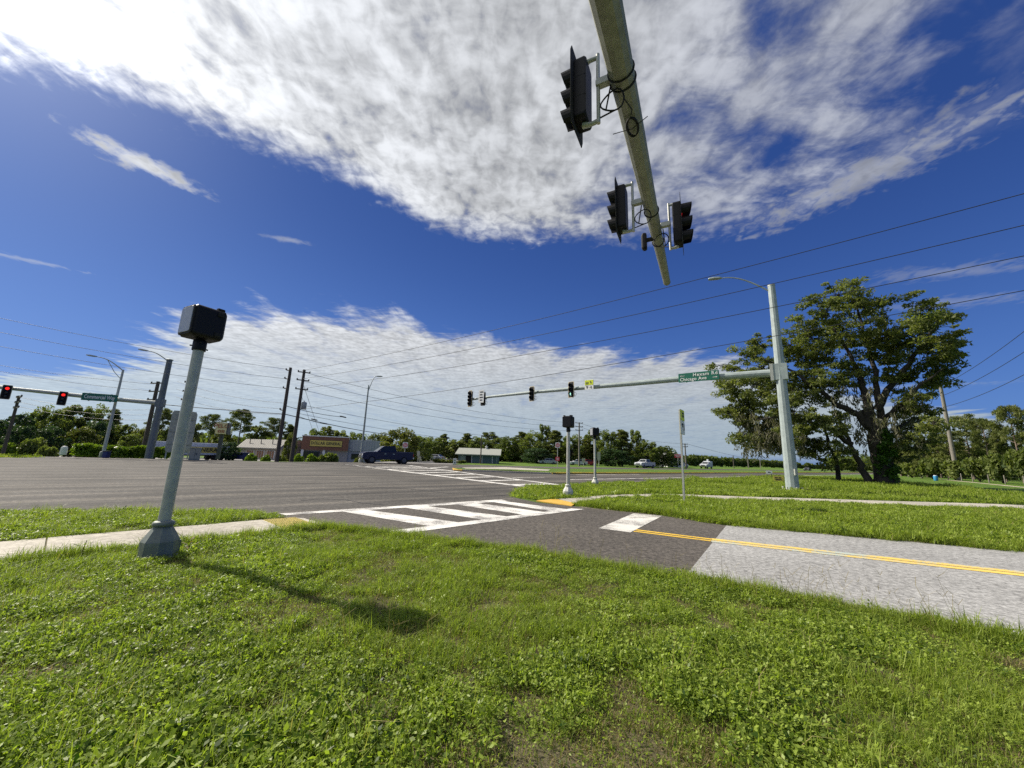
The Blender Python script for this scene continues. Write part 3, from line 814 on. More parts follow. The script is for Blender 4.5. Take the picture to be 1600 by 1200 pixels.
MB().box((LS * .97, -.02, zE * .5), (.3, .12, zE), 'shed_wall_light').build('corner_trim', shed)

# far white house beside the highway
h0 = W(1043, 730, 112)
hs = thing('house', 'small white gabled house far along the highway beside the dark trees', 'house', (h0[0], h0[1], 0), R(20))
MB().box((2.6, 3, 1.4), (5.2, 6, 2.8), 'trim').build('wall', hs)
mb = MB(); mb.add([(-.3, -.4, 2.7), (5.5, -.4, 2.7), (5.5, 6.4, 2.7), (-.3, 6.4, 2.7), (2.6, -.4, 4.4), (2.6, 6.4, 4.4)], [(0, 1, 4), (1, 2, 5, 4), (2, 3, 5), (3, 0, 4, 5), (0, 3, 2, 1)], 'metal_pale'); mb.build('roof', hs)
MB().box((2.6, -.03, 1.4), (1.4, .06, 1.2), 'glass').build('window', hs)

# ------------------------------------------------------------------ poles and signals


def cyl_between(m, a, b, r, n=8): return MB().tube([a, b], r, m, n)


def ped_signal(base, label, face_az, ztop, pale=False, dark_base=False):
    root = thing('pedestrian_signal', label, 'pedestrian signal', base, -R(face_az), 'pedestrian signals on posts')
    bm, pm = ('steel_base', 'galv') if dark_base else ('cast_pale', 'post')
    zh = ztop - .47
    # octagonal cast base with a collar
    mb = MB(); mb.lathe([(.212, -.02), (.205, .02), (.196, .04), (.190, .21), (.178, .235), (.098, .375), (.092, .385)], bm, 8, smooth=False, phase=R(22.5)); pb = mb.build('pedestal_base', root)
    MB().lathe([(.088, .385), (.112, .39), (.112, .43), (.095, .445), (.080, .45)], bm, 16).build('collar', pb)
    MB().box((0, -.186, .13), (.13, .02, .13), bm).build('access_door', pb)
    for k in range(8):
        t = R(45 * k); MB().tube([(math.cos(t) * .2, math.sin(t) * .2, .0), (math.cos(t) * .2, math.sin(t) * .2, .05)], .012, 'post', 6).build('anchor_bolt', pb) if k % 2 else None
    MB().tube([(0, 0, .40), (0, 0, zh - .13)], [.066, .064], pm, 20).build('pole', root)
    mb = MB(); mb.lathe([(.078, zh - .15), (.08, zh - .145), (.08, zh - .02), (.068, zh), (.05, zh + .01)], 'black', 14); cl = mb.build('mounting_collar', root)
    for k, zz in ((0, .05), (1, .11), (2, .08)):
        t = R(120 * k + 160); MB().tube([(math.cos(t) * .07, math.sin(t) * .07, zh - zz), (math.cos(t) * .115, math.sin(t) * .115, zh - zz)], .011, 'matte_black', 6).build('set_screw', cl)
    MB().rbox((0, 0, zh + .235), (.37, .38, .44), 'black', .05, 4, 'y').build('signal_head', root)
    hd = root.children[-1]
    mb = MB(); mb.rbox((0, .195, zh + .235), (.345, .02, .41), 'matte_black', .045, 4, 'y'); mb.build('lens_frame', hd)
    mb = MB(); mb.rbox((0, .208, zh + .24), (.30, .012, .36), 'lens_grey', .03, 4, 'y'); mb.build('lens', hd)
    for sx in (-1, 1):
        for zz in (.09, .38):
            MB().rbox((sx * .19, -.10, zh + zz), (.03, .07, .06), 'matte_black', .012, 2, 'x').build('hinge', hd)
    MB().rbox((.12, -.02, zh + .475), (.1, .14, .05), 'matte_black', .02, 3, 'y').build('top_clamp', hd)
    MB().rbox((-.12, -.12, zh + .47), (.06, .09, .04), 'matte_black', .015, 3, 'y').build('top_clamp', hd)
    return root


b0 = G(245, 872)
ped_signal(b0, 'nearest pedestrian signal on a tall galvanised post beside the left sidewalk', 207, zat(312, 480, b0), dark_base=True)
b1 = G(887.5, 776); ped_signal(b1, 'black pedestrian signal on the grass corner with big pale cast base', 30, zat(890, 650, b1))
b2_ = G(930, 759.5); ped_signal(b2_, 'smaller pedestrian signal further back, nearest the highway edge line', 255, zat(931, 668.5, b2_))


def traffic_signal(center, face_az, label, lit=None, arm_gap=.55, side=1, border=True, n=3, extra=None):
    """center of the head; local +Y is the way it faces, the arm is behind it"""
    root = thing('traffic_light', label, 'traffic light', center, -R(face_az), 'traffic lights hung on the mast arms')
    hh = n * .355
    mb = MB()
    hs_ = mb.rbox((0, -.03, 0), (.35, .20, hh), 'black', .05, 3, 'y').build('housing', root)
    for k in range(1, n): MB().box((0, -.03, hh / 2 - k * hh / n), (.352, .19, .012), 'matte_black').build('joint', hs_)
    # back plate with flared ends
    mw, mh = .62, hh + .30
    ol = [(-mw / 2, -mh / 2 + .12), (-mw / 2 + .05, -mh / 2), (mw / 2 - .05, -mh / 2), (mw / 2, -mh / 2 + .12), (mw / 2, mh / 2 - .12), (mw / 2 - .05, mh / 2), (-mw / 2 + .05, mh / 2), (-mw / 2, mh / 2 - .12)]
    mb = MB(); vs = [(x, .055, z) for x, z in ol] + [(x, .062, z) for x, z in ol]; k8 = 8
    mb.add(vs, [tuple(range(8)), tuple(reversed(range(8, 16)))] + [(i, i + 8, (i + 1) % 8 + 8, (i + 1) % 8) for i in range(8)], 'matte_black'); bp = mb.build('backplate', root)
    if border:
        mb = MB(); inn = [(x * .87, z * .945) for x, z in ol]
        for i in range(8):
            j = (i + 1) % 8; mb.add([(ol[i][0], .066, ol[i][1]), (ol[j][0], .066, ol[j][1]), (inn[j][0], .066, inn[j][1]), (inn[i][0], .066, inn[i][1])], [(3, 2, 1, 0)], 'border')
        mb.build('reflective_border', bp)
    for k in range(n):
        zc = hh / 2 - (k + .5) * hh / n
        # tunnel visor, open below
        mb = MB(); vs = []; fs = []; nn = 15
        for ring, (yy, rr) in enumerate(((.06, .156), (.30, .150), (.30, .143), (.06, .149))):
            for i in range(nn):
                t = R(-55 + 290 * i / (nn - 1)); vs.append((rr * math.cos(t), yy if not (ring in (1, 2)) else yy - .07 * (1 - (math.sin(t) + .82) / 1.82), zc + rr * math.sin(t)))
        for rg in range(3):
            for i in range(nn - 1): fs.append((rg * nn + i, rg * nn + i + 1, (rg + 1) * nn + i + 1, (rg + 1) * nn + i))
        mb.add(vs, fs, 'black', False); mb.build('visor', root)
        mb = MB(); vs = [(0, .095, zc)]; fs = []
        for i in range(18): t = R(20 * i); vs.append((.146 * math.cos(t), .066, zc + .146 * math.sin(t)))
        for i in range(18): fs.append((0, (i + 1) % 18 + 1, i + 1))
        mb.add(vs, fs, {0: 'red_lit', 2: 'green_lit', -1: 'red_dim'}.get(k if lit != -1 else -1, 'lens_dark') if (lit == k or (lit == -1 and k == 0)) else 'lens_dark', True); mb.build('lens', root)
    # astro bracket: upright tube behind the head with two arms, a clamp and a loop of cable
    yb = -arm_gap * .62
    br = MB().tube([(0, yb, -hh / 2 - .08), (0, yb, hh / 2 + .10)], .028, 'post', 10).build('bracket_tube', root)
    for zz in (-1, 1):
        MB().tube([(0, yb, zz * (hh / 2 + .04)), (0, yb * .55, zz * (hh / 2 + .05)), (0, -.04, zz * (hh / 2 + .02))], [.03, .034, .05], 'galv', 8).build('bracket_arm', root)
    MB().rbox((0, (yb - arm_gap) / 2 - .02, .08), (.10, arm_gap + yb + .1, .12), 'galv', .02, 2, 'x').build('clamp', br)
    mb = MB(); pts = [(.0 + .03 * math.sin(a * 2), yb - .20 + .17 * math.cos(a), -hh / 2 + .22 + .17 * math.sin(a)) for a in [R(-100 + 20 * i) for i in range(21)]]
    mb.tube([(0, -.05, -hh / 2 - .04), (0, yb * .6, -hh / 2 - .02)] + pts + [(0, -arm_gap - .02, -.02)], .012, 'matte_black', 6); mb.build('cable_loop', root)
    return root


# ---- the arm overhead, on a pole behind and to the right of the viewer
P_tip = G(1042, 441, 6.5); P_near = G(946, 0, 6.3)
ax = P_tip - P_near; ax /= np.linalg.norm(ax); axh = np.array([ax[0], ax[1], 0]); axh /= np.linalg.norm(axh); side_r = np.array([axh[1], -axh[0], 0])
P_root = P_near - ax * 6.2
mast = thing('traffic_mast', 'weathered galvanised mast arm overhead crossing the side road', 'mast arm', (P_root[0], P_root[1], 0))
off = np.array([P_root[0], P_root[1], 0])
L_ = float(np.linalg.norm(P_tip - P_root)); rr = [.225 - (.225 - .095) * k / 10 for k in range(11)]
MB().tube([P_root - off + ax * L_ * k / 10 for k in range(11)], rr, 'galv_arm', 12, smooth=False).build('arm', mast)
MB().tube([P_tip - off - ax * .06, P_tip - off + ax * .02], [.099, .099], 'galv_arm', 12).build('end_cap', mast)
MB().tube([(0, 0, 0), (0, 0, 7.6)], [.24, .20], 'galv_pale', 12, smooth=False).build('pole', mast)
MB().box((0, 0, .04), (.75, .75, .06), 'galv').build('base_plate', mast)


def arm_pt(s): return P_near + ax * s


def near_light(px, py, z, az, label, lit=None):
    c = G(px, py, z); s = float(np.dot(c - P_near, ax)); a = arm_pt(s); gap = abs(float(np.dot(c - a, side_r)))
    o = traffic_signal(c, az, label, lit, (gap - .17) / .9, border=True); o.scale = (.9, .9, .9); return o


AZA = math.degrees(math.atan2(axh[0], axh[1]))
near_light(907, 150, 6.32, AZA - 90, 'large traffic light hung from the overhead arm, nearest the viewer in full view')
near_light(970, 328, 6.40, AZA - 90, 'middle traffic light on the overhead arm, its visors pointing left')
near_light(1061, 351, 6.42, AZA + 90, 'traffic light on the right side of the overhead arm tip, red lens faintly glowing', -1)
near_light(838, -170, 6.16, AZA - 90, 'traffic light clipped by the top edge above the overhead arm')
# clamp bands, coil and dark cable on the arm
for s in (.85, 1.0, 4.05, 5.3):
    c = arm_pt(s) - off; k = min(10, int((s + 6.2) / L_ * 10)); mb = MB(); n1 = Vector(side_r); n2 = Vector(np.cross(ax, side_r))
    rad = rr[k] + .006; mb.tube([Vector(c) + n1 * math.cos(R(18 * i)) * rad + n2 * math.sin(R(18 * i)) * rad for i in range(21)], .011, 'matte_black', 5, cap=False); mb.build('clamp_band', mast)
co = thing('cable_coil', 'black coil of spare cable strapped under the overhead arm', 'cable coil', arm_pt(1.6) + side_r * .02 + np.array([0, 0, -.20]))
mb = MB(); pts = []
for i in range(60):
    a = R(18 * i); pts.append(tuple(ax * (.17 * math.cos(a)) + side_r * (.075 * math.sin(a) + .01 * math.sin(a * .3)) + np.array([0, 0, .008 * math.sin(a * .37)])))
mb.tube(pts, .010, 'matte_black', 5); mb.build('coil', co)
MB().tube([tuple(-side_r * .28), (0, 0, -.02), tuple(side_r * .22 + ax * -.1)], .006, 'matte_black', 5).build('tie', co)
MB().tube([tuple(-ax * .17), tuple(ax * -.3 + side_r * .04), tuple(ax * -.5 - side_r * .02)], .008, 'matte_black', 5).build('tail', co)
dt = thing('detector', 'slim black vehicle detector on the left of the overhead arm tip', 'detector', G(1007, 378, 6.32), -R(AZA - 90))
MB().rbox((0, 0, 0), (.14, .10, .42), 'black', .05, 4, 'y').build('housing', dt)
MB().rbox((0, .055, 0), (.09, .02, .34), 'lens_grey', .04, 4, 'y').build('window', dt)
MB().rbox((0, -.13, .03), (.06, .2, .08), 'matte_black', .015, 2, 'x').build('mount', dt)


def luminaire(root, off, p0, p1, m='galv_pale', truss=False, rise=.9):
    """curved bracket from p0 to the lamp at p1 (world points), as parts of root"""
    p0, p1 = np.array(p0), np.array(p1); pts = []
    for i in range(9):
        t = i / 8; p = lerp(p0, p1, t); p = p + np.array([0, 0, (p1[2] - p0[2]) * (math.sin(t * math.pi / 2) - t)]); pts.append(tuple(p - off))
    ab = MB().tube(pts, [.055 - .02 * i / 8 for i in range(9)], m, 8).build('lamp_bracket', root)
    if truss:
        q = p0 - np.array([0, 0, .9]); MB().tube([tuple(q - off), tuple(lerp(q, p1, .3) - off + np.array([0, 0, .1])), pts[5]], .03, m, 6).build('brace', ab)
    d = Vector(p1 - np.array(pts[-2]) - off); az = math.atan2(d.x, d.y)
    fx = MB(); L2 = .82
    prof = [(0, .07, .05), (.15, .15, .075), (.5, .19, .085), (.78, .16, .06), (L2, .10, .03)]
    vs = []; fs = []
    for y, wd, h in prof:
        vs += [(-wd, y, -.02), (wd, y, -.02), (wd * .8, y, h), (-wd * .8, y, h)]
    for i in range(len(prof) - 1):
        for k in range(4): fs.append((i * 4 + k, i * 4 + (k + 1) % 4, i * 4 + 4 + (k + 1) % 4, i * 4 + 4 + k))
    fs += [(3, 2, 1, 0), tuple(range(len(vs) - 4, len(vs)))]
    fx.add(vs, fs, m); o = fx.build('lamp_head', root); o.location = tuple(p1 - off); o.rotation_euler = (R(4), 0, -az)
    MB().rbox((0, .42, -.03), (.26, .5, .03), 'lens_grey', .05, 3, 'z').build('lamp_glass', o)


# ---- right mast: pole with luminaire, arm reaching left over the highway
mb_ = G(1239, 768); zt = zat(1208.5, 446, mb_); offm = np.array([mb_[0], mb_[1], 0])
rm = thing('traffic_mast', 'tall pale blue grey mast with street lamp and arm, right of the crossroads', 'mast arm', (mb_[0], mb_[1], 0))
MB().tube([(0, 0, .1), (0, 0, zt)], [.335, .20], 'galv_pale', 12, smooth=False, phase=.2).build('pole', rm)
MB().lathe([(.215, zt - .02), (.215, zt + .04), (.1, zt + .09)], 'galv', 12).build('pole_cap', rm)
pl = MB().box((0, 0, .07), (1.0, 1.0, .07), 'cast_pale', R(15)).build('base_plate', rm)
for k in range(6):
    t = R(60 * k + 20); MB().tube([(math.cos(t) * .45, math.sin(t) * .45, .05), (math.cos(t) * .45, math.sin(t) * .45, .26)], .05, 'cast_pale', 8).build('anchor_bolt', pl)
AZR = -50.9; adir = dirv(AZR)
tipz = G(735, 624, 6.9); a_s = [V(x, y, mb_, AZR) for x, y in ((1196, 583.5), (1122, 588.5), (1063, 592), (990, 599), (893, 607.5), (831, 613), (770, 619.5), (738, 624))]
rad = [.24, .225, .21, .195, .17, .15, .13, .115]
MB().tube([tuple(p - offm) for p in [np.array([mb_[0], mb_[1], a_s[0][2] - .05])] + a_s], [.25] + rad, 'galv_pale', 12, smooth=False).build('arm', rm)
zj = a_s[0][2]
MB().box((adir[0] * .42, adir[1] * .42, zj), (.55, .16, 1.05), 'galv', R(90 - AZR) + R(90)).build('flange_plate', rm)
MB().box((0, 0, zj), (.72, .50, 1.0), 'galv_pale', R(90 - AZR)).build('arm_socket', rm)
MB().box((.0, -.36, 1.1), (.14, .12, .35), 'galv').build('hand_hole', rm)
lm1 = V(1128, 434.5, mb_, AZR - 12)
luminaire(rm, offm, np.array([mb_[0], mb_[1], zt - .45]), lm1)


def arm_sign(cx, cy, wpx, hpx, b, az, face_az, fwd=.28):
    c = V(cx, cy, b, az) + dirv(face_az) * fwd
    dep = float(np.dot(c - CAM, FW)); k = dep / FPX
    return c, k


FR = 219.0
c, k = arm_sign(1092.5, 589.5, 60, 16, mb_, AZR, FR)
sgW, sgH = 60 * k * .97, 14.5 * k
sg = thing('street_name_sign', 'green street name sign with two arrows reading Hexam Rd and Chicago Ave', 'street sign', c, -R(FR))
MB().rbox((0, 0, 0), (sgW, .05, sgH), 'sign_green', .04, 3, 'y').build('panel', sg)
pn = sg.children[-1]
put_text(sg, 'Hexam Rd', sgH * .50, 'sign_white', (-sgW * .17, .032, sgH * .22), .004, spacing=1.15)
put_text(sg, 'Chicago Ave', sgH * .50, 'sign_white', (sgW * .13, .032, -sgH * .22), .004, spacing=1.05)


def arrow(parent, x, z, s, left, m='sign_white'):
    """arrow on the face; +X of the face is the reader's left"""
    d = 1 if left else -1
    vs = [(x + d * s * a, .034, z + s * b_) for a, b_ in ((1, 0), (.35, .45), (.35, .14), (-.9, .14), (-.9, -.14), (.35, -.14), (.35, -.45))]
    f = (0, 1, 2, 3, 4, 5, 6) if left else (6, 5, 4, 3, 2, 1, 0)
    MB().add(vs, [f, tuple(reversed(f))], m).build('arrow', parent)


arrow(sg, sgW * .40, sgH * .2, sgH * .26, True); arrow(sg, -sgW * .40, -sgH * .22, sgH * .26, False)
for sx in (-1, 1): MB().box((sx * sgW * .3, -.06, 0), (.06, .08, sgH * 1.05), 'galv').build('sign_bracket', sg)

c, k = arm_sign(923, 602, 15, 15, mb_, AZR, FR)
sy = thing('turn_sign', 'small yellow green and white turn sign hung on the right mast arm', 'road sign', c, -R(FR))
w_, h_ = 15 * k, 15.5 * k
MB().rbox((0, 0, 0), (w_, .03, h_), 'sign_white', .04, 3, 'y').build('panel', sy)
MB().box((0, .02, h_ * .22), (w_ * .96, .012, h_ * .50), 'sign_yg').build('yellow_band', sy)
MB().box((w_ * .22, .03, h_ * .22), (w_ * .34, .008, h_ * .07), 'ink').build('print', sy)
MB().box((w_ * .22, .03, h_ * .10), (w_ * .34, .008, h_ * .06), 'ink').build('print', sy)
MB().add([(-w_ * .2, .03, h_ * .08), (-w_ * .34, .03, h_ * .20), (-w_ * .26, .03, h_ * .22), (-w_ * .18, .03, h_ * .36), (-w_ * .10, .03, h_ * .34), (-w_ * .15, .03, h_ * .2)], [(0, 1, 2, 3, 4, 5)], 'ink').build('print', sy)
MB().add([(w_ * .36, .03, -h_ * .12), (w_ * .12, .03, -h_ * .12), (w_ * .24, .03, -h_ * .40)], [(0, 1, 2), (2, 1, 0)], 'ink').build('yield_mark', sy)
MB().add([(w_ * .30, .036, -h_ * .15), (w_ * .18, .036, -h_ * .15), (w_ * .24, .036, -h_ * .29)], [(0, 1, 2), (2, 1, 0)], 'sign_white').build('yield_mark', sy)
mb = MB(); mb.box((-w_ * .05, .03, -h_ * .26), (w_ * .07, .008, h_ * .05), 'ink'); mb.box((-w_ * .22, .03, -h_ * .27), (w_ * .08, .008, h_ * .24), 'ink'); mb.build('walker_mark', sy)

FS = 228.0
for px, py, lab, lit, nn in ((735, 623, 'four lens traffic light at the far left tip of the right mast arm', None, 4),
                             (831.5, 615.5, 'traffic light midway along the right mast arm, between two bare lengths', None, 3),
                             (893, 609, 'traffic light showing green beside the small yellow sign', 2, 3)):
    p = V(px, py, mb_, AZR) + dirv(FS) * .5
    p2 = V(px, py, mb_ + dirv(FS) * .5, AZR)
    traffic_signal(p2, FS, lab, lit, .42, n=nn)
p2 = V(755.5, 622, mb_ + dirv(FR) * .5, AZR); k = float(np.dot(p2 - CAM, FW)) / FPX
tl4 = traffic_signal(p2 + np.array([0, 0, -.1]), 215.0, 'traffic light half hidden behind a white regulatory sign on the right mast arm', None, .42, border=False)
p3 = p2 + dirv(215) * .36
ws = thing('regulatory_sign', 'white regulatory sign covering the second light from the arm tip', 'road sign', p3 + np.array([0, 0, .12]), -R(215))
w_, h_ = 10.5 * k, 20 * k
MB().rbox((0, 0, 0), (w_, .03, h_), 'sign_white', .04, 3, 'y').build('panel', ws)
for r_ in range(4): MB().box(((-.04, .05, -.02, .03)[r_] * w_, .02, h_ * (.34 - .21 * r_)), (w_ * (.62, .5, .66, .44)[r_], .01, h_ * .085), 'ink').build('print_line', ws)
MB().box((0, -.15, 0), (.06, .28, .10), 'galv').build('sign_bracket', ws)

# ---- left mast across the highway
lb = G(232, 716.5); offl = np.array([lb[0], lb[1], 0]); zt2 = zat(261.5, 562, lb)
lmst = thing('traffic_mast', 'grey mast with street lamp and arm of red lights at the far left', 'mast arm', (lb[0], lb[1], 0))
MB().tube([(0, 0, 0), (0, 0, zt2)], [.33, .24], 'galv_dark', 12, smooth=False).build('pole', lmst)
MB().lathe([(.31, zt2 - .02), (.31, zt2 + .04), (.15, zt2 + .1)], 'galv', 12).build('pole_cap', lmst)
AZL = -112.0
la = [V(x, y, lb, AZL) for x, y in ((244, 629.5), (186, 624.5), (130, 619), (60, 611.5), (12, 606.5), (-30, 602), (-75, 597))]
MB().tube([tuple(p - offl) for p in [np.array([lb[0], lb[1], la[0][2]])] + la], [.22, .21, .20, .19, .17, .15, .14, .12], 'galv', 12, smooth=False).build('arm', lmst)
MB().box((0, 0, la[0][2]), (.7, .5, .8), 'galv_dark', R(90 - AZL)).build('arm_socket', lmst)
luminaire(lmst, offl, np.array([lb[0], lb[1], zt2 - .25]), V(232, 548.5, lb, AZL), 'galv')
FL = 128.0
c = V(156, 621, lb + dirv(FL) * .4, AZL); e1_ = V(129, 619, lb + dirv(FL) * .4, AZL); e2_ = V(184.5, 624.5, lb + dirv(FL) * .4, AZL); k = float(np.dot(c - CAM, FW)) / FPX
wL = float(np.linalg.norm(e1_ - e2_)) ; hL = 11.5 * k
sgl = thing('street_name_sign', 'long green sign reading Commercial Way on the far left mast arm', 'street sign', c, math.atan2((e1_ - e2_)[1], (e1_ - e2_)[0]) + math.pi)
if True:
    dxy = (e2_ - e1_); sgl.rotation_euler = (0, 0, math.atan2(dxy[1], dxy[0]) + math.pi)
MB().rbox((0, 0, 0), (wL, .05, hL), 'sign_green', .05, 3, 'y').build('panel', sgl)
t = put_text(sgl, 'Commercial Way', hL * .72, 'sign_white', (0, .032, 0), .006)
t.scale.x = wL * .86 / max(.1, t.dimensions.x)
for sx in (-1, 1): MB().box((sx * wL * .3, -.08, 0), (.08, .10, hL * 1.1), 'galv').build('sign_bracket', sgl)
for px, py, lab in ((11, 608.5, 'red traffic light at the left frame edge'), (98.5, 618.5, 'red traffic light beside the long green Commercial Way sign')):
    o = traffic_signal(V(px, py, lb + dirv(FL) * .5, AZL) + np.array([0, 0, -.25]), 126, lab, 0, .3)
    o.scale = (.95, .95, .95)

# ---- street lamps standing alone
bL = G(160, 714.5); zl = zat(187, 577, bL); o_ = np.array([bL[0], bL[1], 0])
lp = thing('street_lamp', 'aluminium street lamp with braced double arm at the far left', 'street lamp', (bL[0], bL[1], 0), group='street lamps on their own poles')
MB().tube([(0, 0, 0), (0, 0, zl)], [.145, .09], 'post', 10).build('pole', lp)
MB().lathe([(.26, 0), (.26, .5), (.2, .55)], 'steel_base', 8).build('base', lp)
luminaire(lp, o_, np.array([bL[0], bL[1], zl - .1]), V(152, 557.5, bL, AZL), 'galv', truss=True)
bC = G(563, 722.5); zc = zat(576.5, 602, bC); o_ = np.array([bC[0], bC[1], 0])
lp2 = thing('street_lamp', 'slim aluminium street lamp curving right, in front of the shop wing', 'street lamp', (bC[0], bC[1], 0), group='street lamps on their own poles')
MB().tube([(0, 0, 0), (0, 0, zc)], [.15, .09], 'galv', 10).build('pole', lp2)
MB().lathe([(.26, 0), (.26, .4), (.2, .5)], 'post', 8).build('base', lp2)
luminaire(lp2, o_, np.array([bC[0], bC[1], zc - .9]), V(588, 588, bC, 60), 'galv')

# ------------------------------------------------------------------ utility poles


def utility_pole(base, top_px, label, r0=.19, r1=.13, m='creosote', arms=(), insul_az=-50, lean=False, trans=None):
    base = on(base); z = zat(top_px[0], top_px[1], base)
    tp = base.copy(); tp[2] = z
    if lean:
        q = V(top_px[0], top_px[1], base, math.degrees(math.atan2(RT[0], RT[1]))); tp = base + np.clip(q - base, -2.5, 2.5) * np.array([1, 1, 0]); tp[2] = z
    root = thing('utility_pole', label, 'utility pole', base, group='wooden utility poles')
    MB().tube([(0, 0, 0), tuple((tp - base) * .5), tuple(tp - base)], [r0, (r0 + r1) / 2, r1], m, 10).build('pole', root)
    at = []
    for f, ln in arms:
        c = (tp - base) * f; d = dirv(insul_az)
        if ln > 0:
            ar = MB().box(tuple(c), (ln, .10, .12), 'pole_grey', R(90 - insul_az)).build('crossarm', root)
            ends = [c + d * ln * .46, c - d * ln * .46]
        else:
            ar = MB().tube([tuple(c), tuple(c + d * .55 + np.array([0, 0, .12]))], .06, 'ceramic', 6).build('insulator_bracket', root); ends = [c + d * .6 + np.array([0, 0, .12])]
        for e in ends:
            MB().lathe([(.05, 0), (.09, .04), (.05, .09), (.09, .13), (.04, .2)], 'ceramic', 8, tuple(e)).build('insulator', root)
            at.append(base + e + np.array([0, 0, .2]))
    if trans is not None:
        c = (tp - base) * trans; d = dirv(70)
        tb = MB().lathe([(.24, -.42), (.28, -.4), (.28, .36), (.2, .44)], 'transformer', 12, tuple(c + d * .48)).build('transformer', root)
        MB().lathe([(.05, .4), (.03, .62)], 'ceramic', 8, tuple(c + d * .48)).build('bushing', tb)
    return root, base, tp, at


uA = utility_pole(G(432, 721.5), (450.5, 574), 'dark utility pole with side insulators, left of the shop name board', .21, .15, arms=((.965, -1), (.87, -1), (.765, -1), (.53, -1)), insul_az=-75)
uB = utility_pole(G(455, 721.5), (470.5, 577), 'dark utility pole with grey transformer in front of the shop fascia', .21, .15, arms=((.97, 1.3), (.88, 1.3), (.78, 1.3)), insul_az=60, trans=.60)
uC = utility_pole(G(224, 717) + 6 * dirv(-45), (246, 596), 'dark utility pole right behind the far left mast', .22, .16, arms=((.98, 2.2), (.88, 2.2), (.78, 2.2)), insul_az=-75)
uD = utility_pole(G(268, 716) + 9 * dirv(-40), (277, 592), 'dark utility pole partly hidden by the nearest signal post', .22, .16, arms=((.98, 1.6), (.87, 1.6), (.77, 1.6)), insul_az=-75)
uE = utility_pole(W(5, 706, 42), (28, 618), 'leaning utility pole before the woods at the left frame edge', .17, .12, arms=((.98, 2.6), (.90, 2.6), (.82, 2.6)), insul_az=-60)
uF = utility_pole(W(905, 730, 78), (905.5, 660), 'utility pole with side arms standing before the central woods', .2, .13, 'pole_grey', arms=((.985, 1.6), (.90, 1.6), (.82, 1.6)), insul_az=80, lean=False)
uG = utility_pole(W(750.5, 727, 70), (751, 680), 'thin short utility pole standing in front of the green shed', .12, .09, 'creosote', lean=False)
uH = utility_pole(G(1497, 750), (1471.5, 602), 'grey wooden utility pole leaning left at the edge of the right pines', .36, .26, 'pole_grey')
MB().tube([(0, 0, .1), (-.3, -.1, 2.6)], .16, 'sign_white', 8).build('white_guard', uH[0])
uI = utility_pole(W(1147, 733, 150), (1145, 712), 'small distant utility pole beyond the white sign post', .2, .15, lean=False)
uJ = utility_pole(W(1072, 729, 95), (1075, 693), 'distant utility pole just right of the thin roadside sign', .2, .14, 'pole_grey', arms=((.97, 1.6), (.88, 1.6)), insul_az=80, lean=False)
uK = utility_pole(W(1170, 735, 170), (1168, 712), 'pale distant pole left of the right mast', .2, .15, 'pole_grey', lean=False)
uL = utility_pole(W(1189, 736, 190), (1187, 716), 'farthest pale pole beside the yard signs', .2, .15, 'pole_grey', lean=False)

# ------------------------------------------------------------------ wires


def wire(p, q, sag, r, label, group='overhead power lines', via=()):
    p, q = np.array(p), np.array(q); n = 24; pts = []
    for i in range(n + 1):
        t = i / n; a = lerp(p, q, t); a[2] -= sag * 4 * t * (1 - t); pts.append(tuple(a))
    o = MB().tube(pts, r, 'wire', 5, cap=False).build('power_line'); tag(o, label, 'power line', group); return o


def toward(px, py, h):
    return G(px, py, h)


# three heavy lines and a thin one rising from the shop poles to a pole beyond the right edge
for (x0, y0_), (x1, y1_), h1, sg_, lab in (((472, 579), (1680, 281), 12.0, .55, 'topmost power line crossing above the right mast to the upper right'),
                                           ((471, 592), (1680, 333), 11.0, .55, 'second power line from the top, touching the right mast top'),
                                           ((470, 607), (1680, 383), 10.0, .6, 'third power line running behind the top of the oak'),
                                           ((466, 640), (1680, 439), 9.0, .5, 'lowest thin line passing through the oak crown')):
    p = V(x0, y0_, uB[1], 90); wire(p, toward(x1, y1_, h1), sg_, .017, lab)
# lines from the shop poles to the left, past the frame
for (x0, y0_), (x1, y1_), D, lab in (((449, 577), (-60, 484), 30, 'upper power line from the shop pole to the left edge'),
                                     ((447, 592), (-60, 507), 30, 'second power line from the shop pole to the left edge'),
                                     ((446, 607), (-60, 530), 30, 'third power line from the shop pole to the left edge')):
    wire(V(x0, y0_, uA[1], 90), W(x1, y1_, D), .35, .017, lab)
for (x0, y0_), (x1, y1_), D, lab in (((241, 600), (-60, 560), 36, 'upper line from the pole behind the left mast to the left edge'),
                                     ((240, 611), (-60, 569), 36, 'lower line from the pole behind the left mast to the left edge')):
    wire(V(x0, y0_, uC[1], 90), W(x1, y1_, D), .3, .017, lab)
# between the left poles and on to the shop poles
for (x0, y0_), (x1, y1_), A, B, lab in (((277, 596), (449, 630), uD, uA, 'line sloping from the half hidden pole to the shop pole, highest'),
                                        ((276, 608), (447, 639), uD, uA, 'line sloping from the half hidden pole to the shop pole, middle'),
                                        ((275, 620), (446, 648), uD, uA, 'line sloping from the half hidden pole to the shop pole, lowest'),
                                        ((28, 620), (240, 640), uE, uC, 'line from the leaning left pole, topmost over the woods'),
                                        ((26, 627), (239, 648), uE, uC, 'line from the leaning left pole, middle over the woods'),
                                        ((25, 634), (238, 656), uE, uC, 'line from the leaning left pole, lowest over the woods')):
    wire(V(x0, y0_, A[1], 90), V(x1, y1_, B[1], 90), .5, .017, lab)
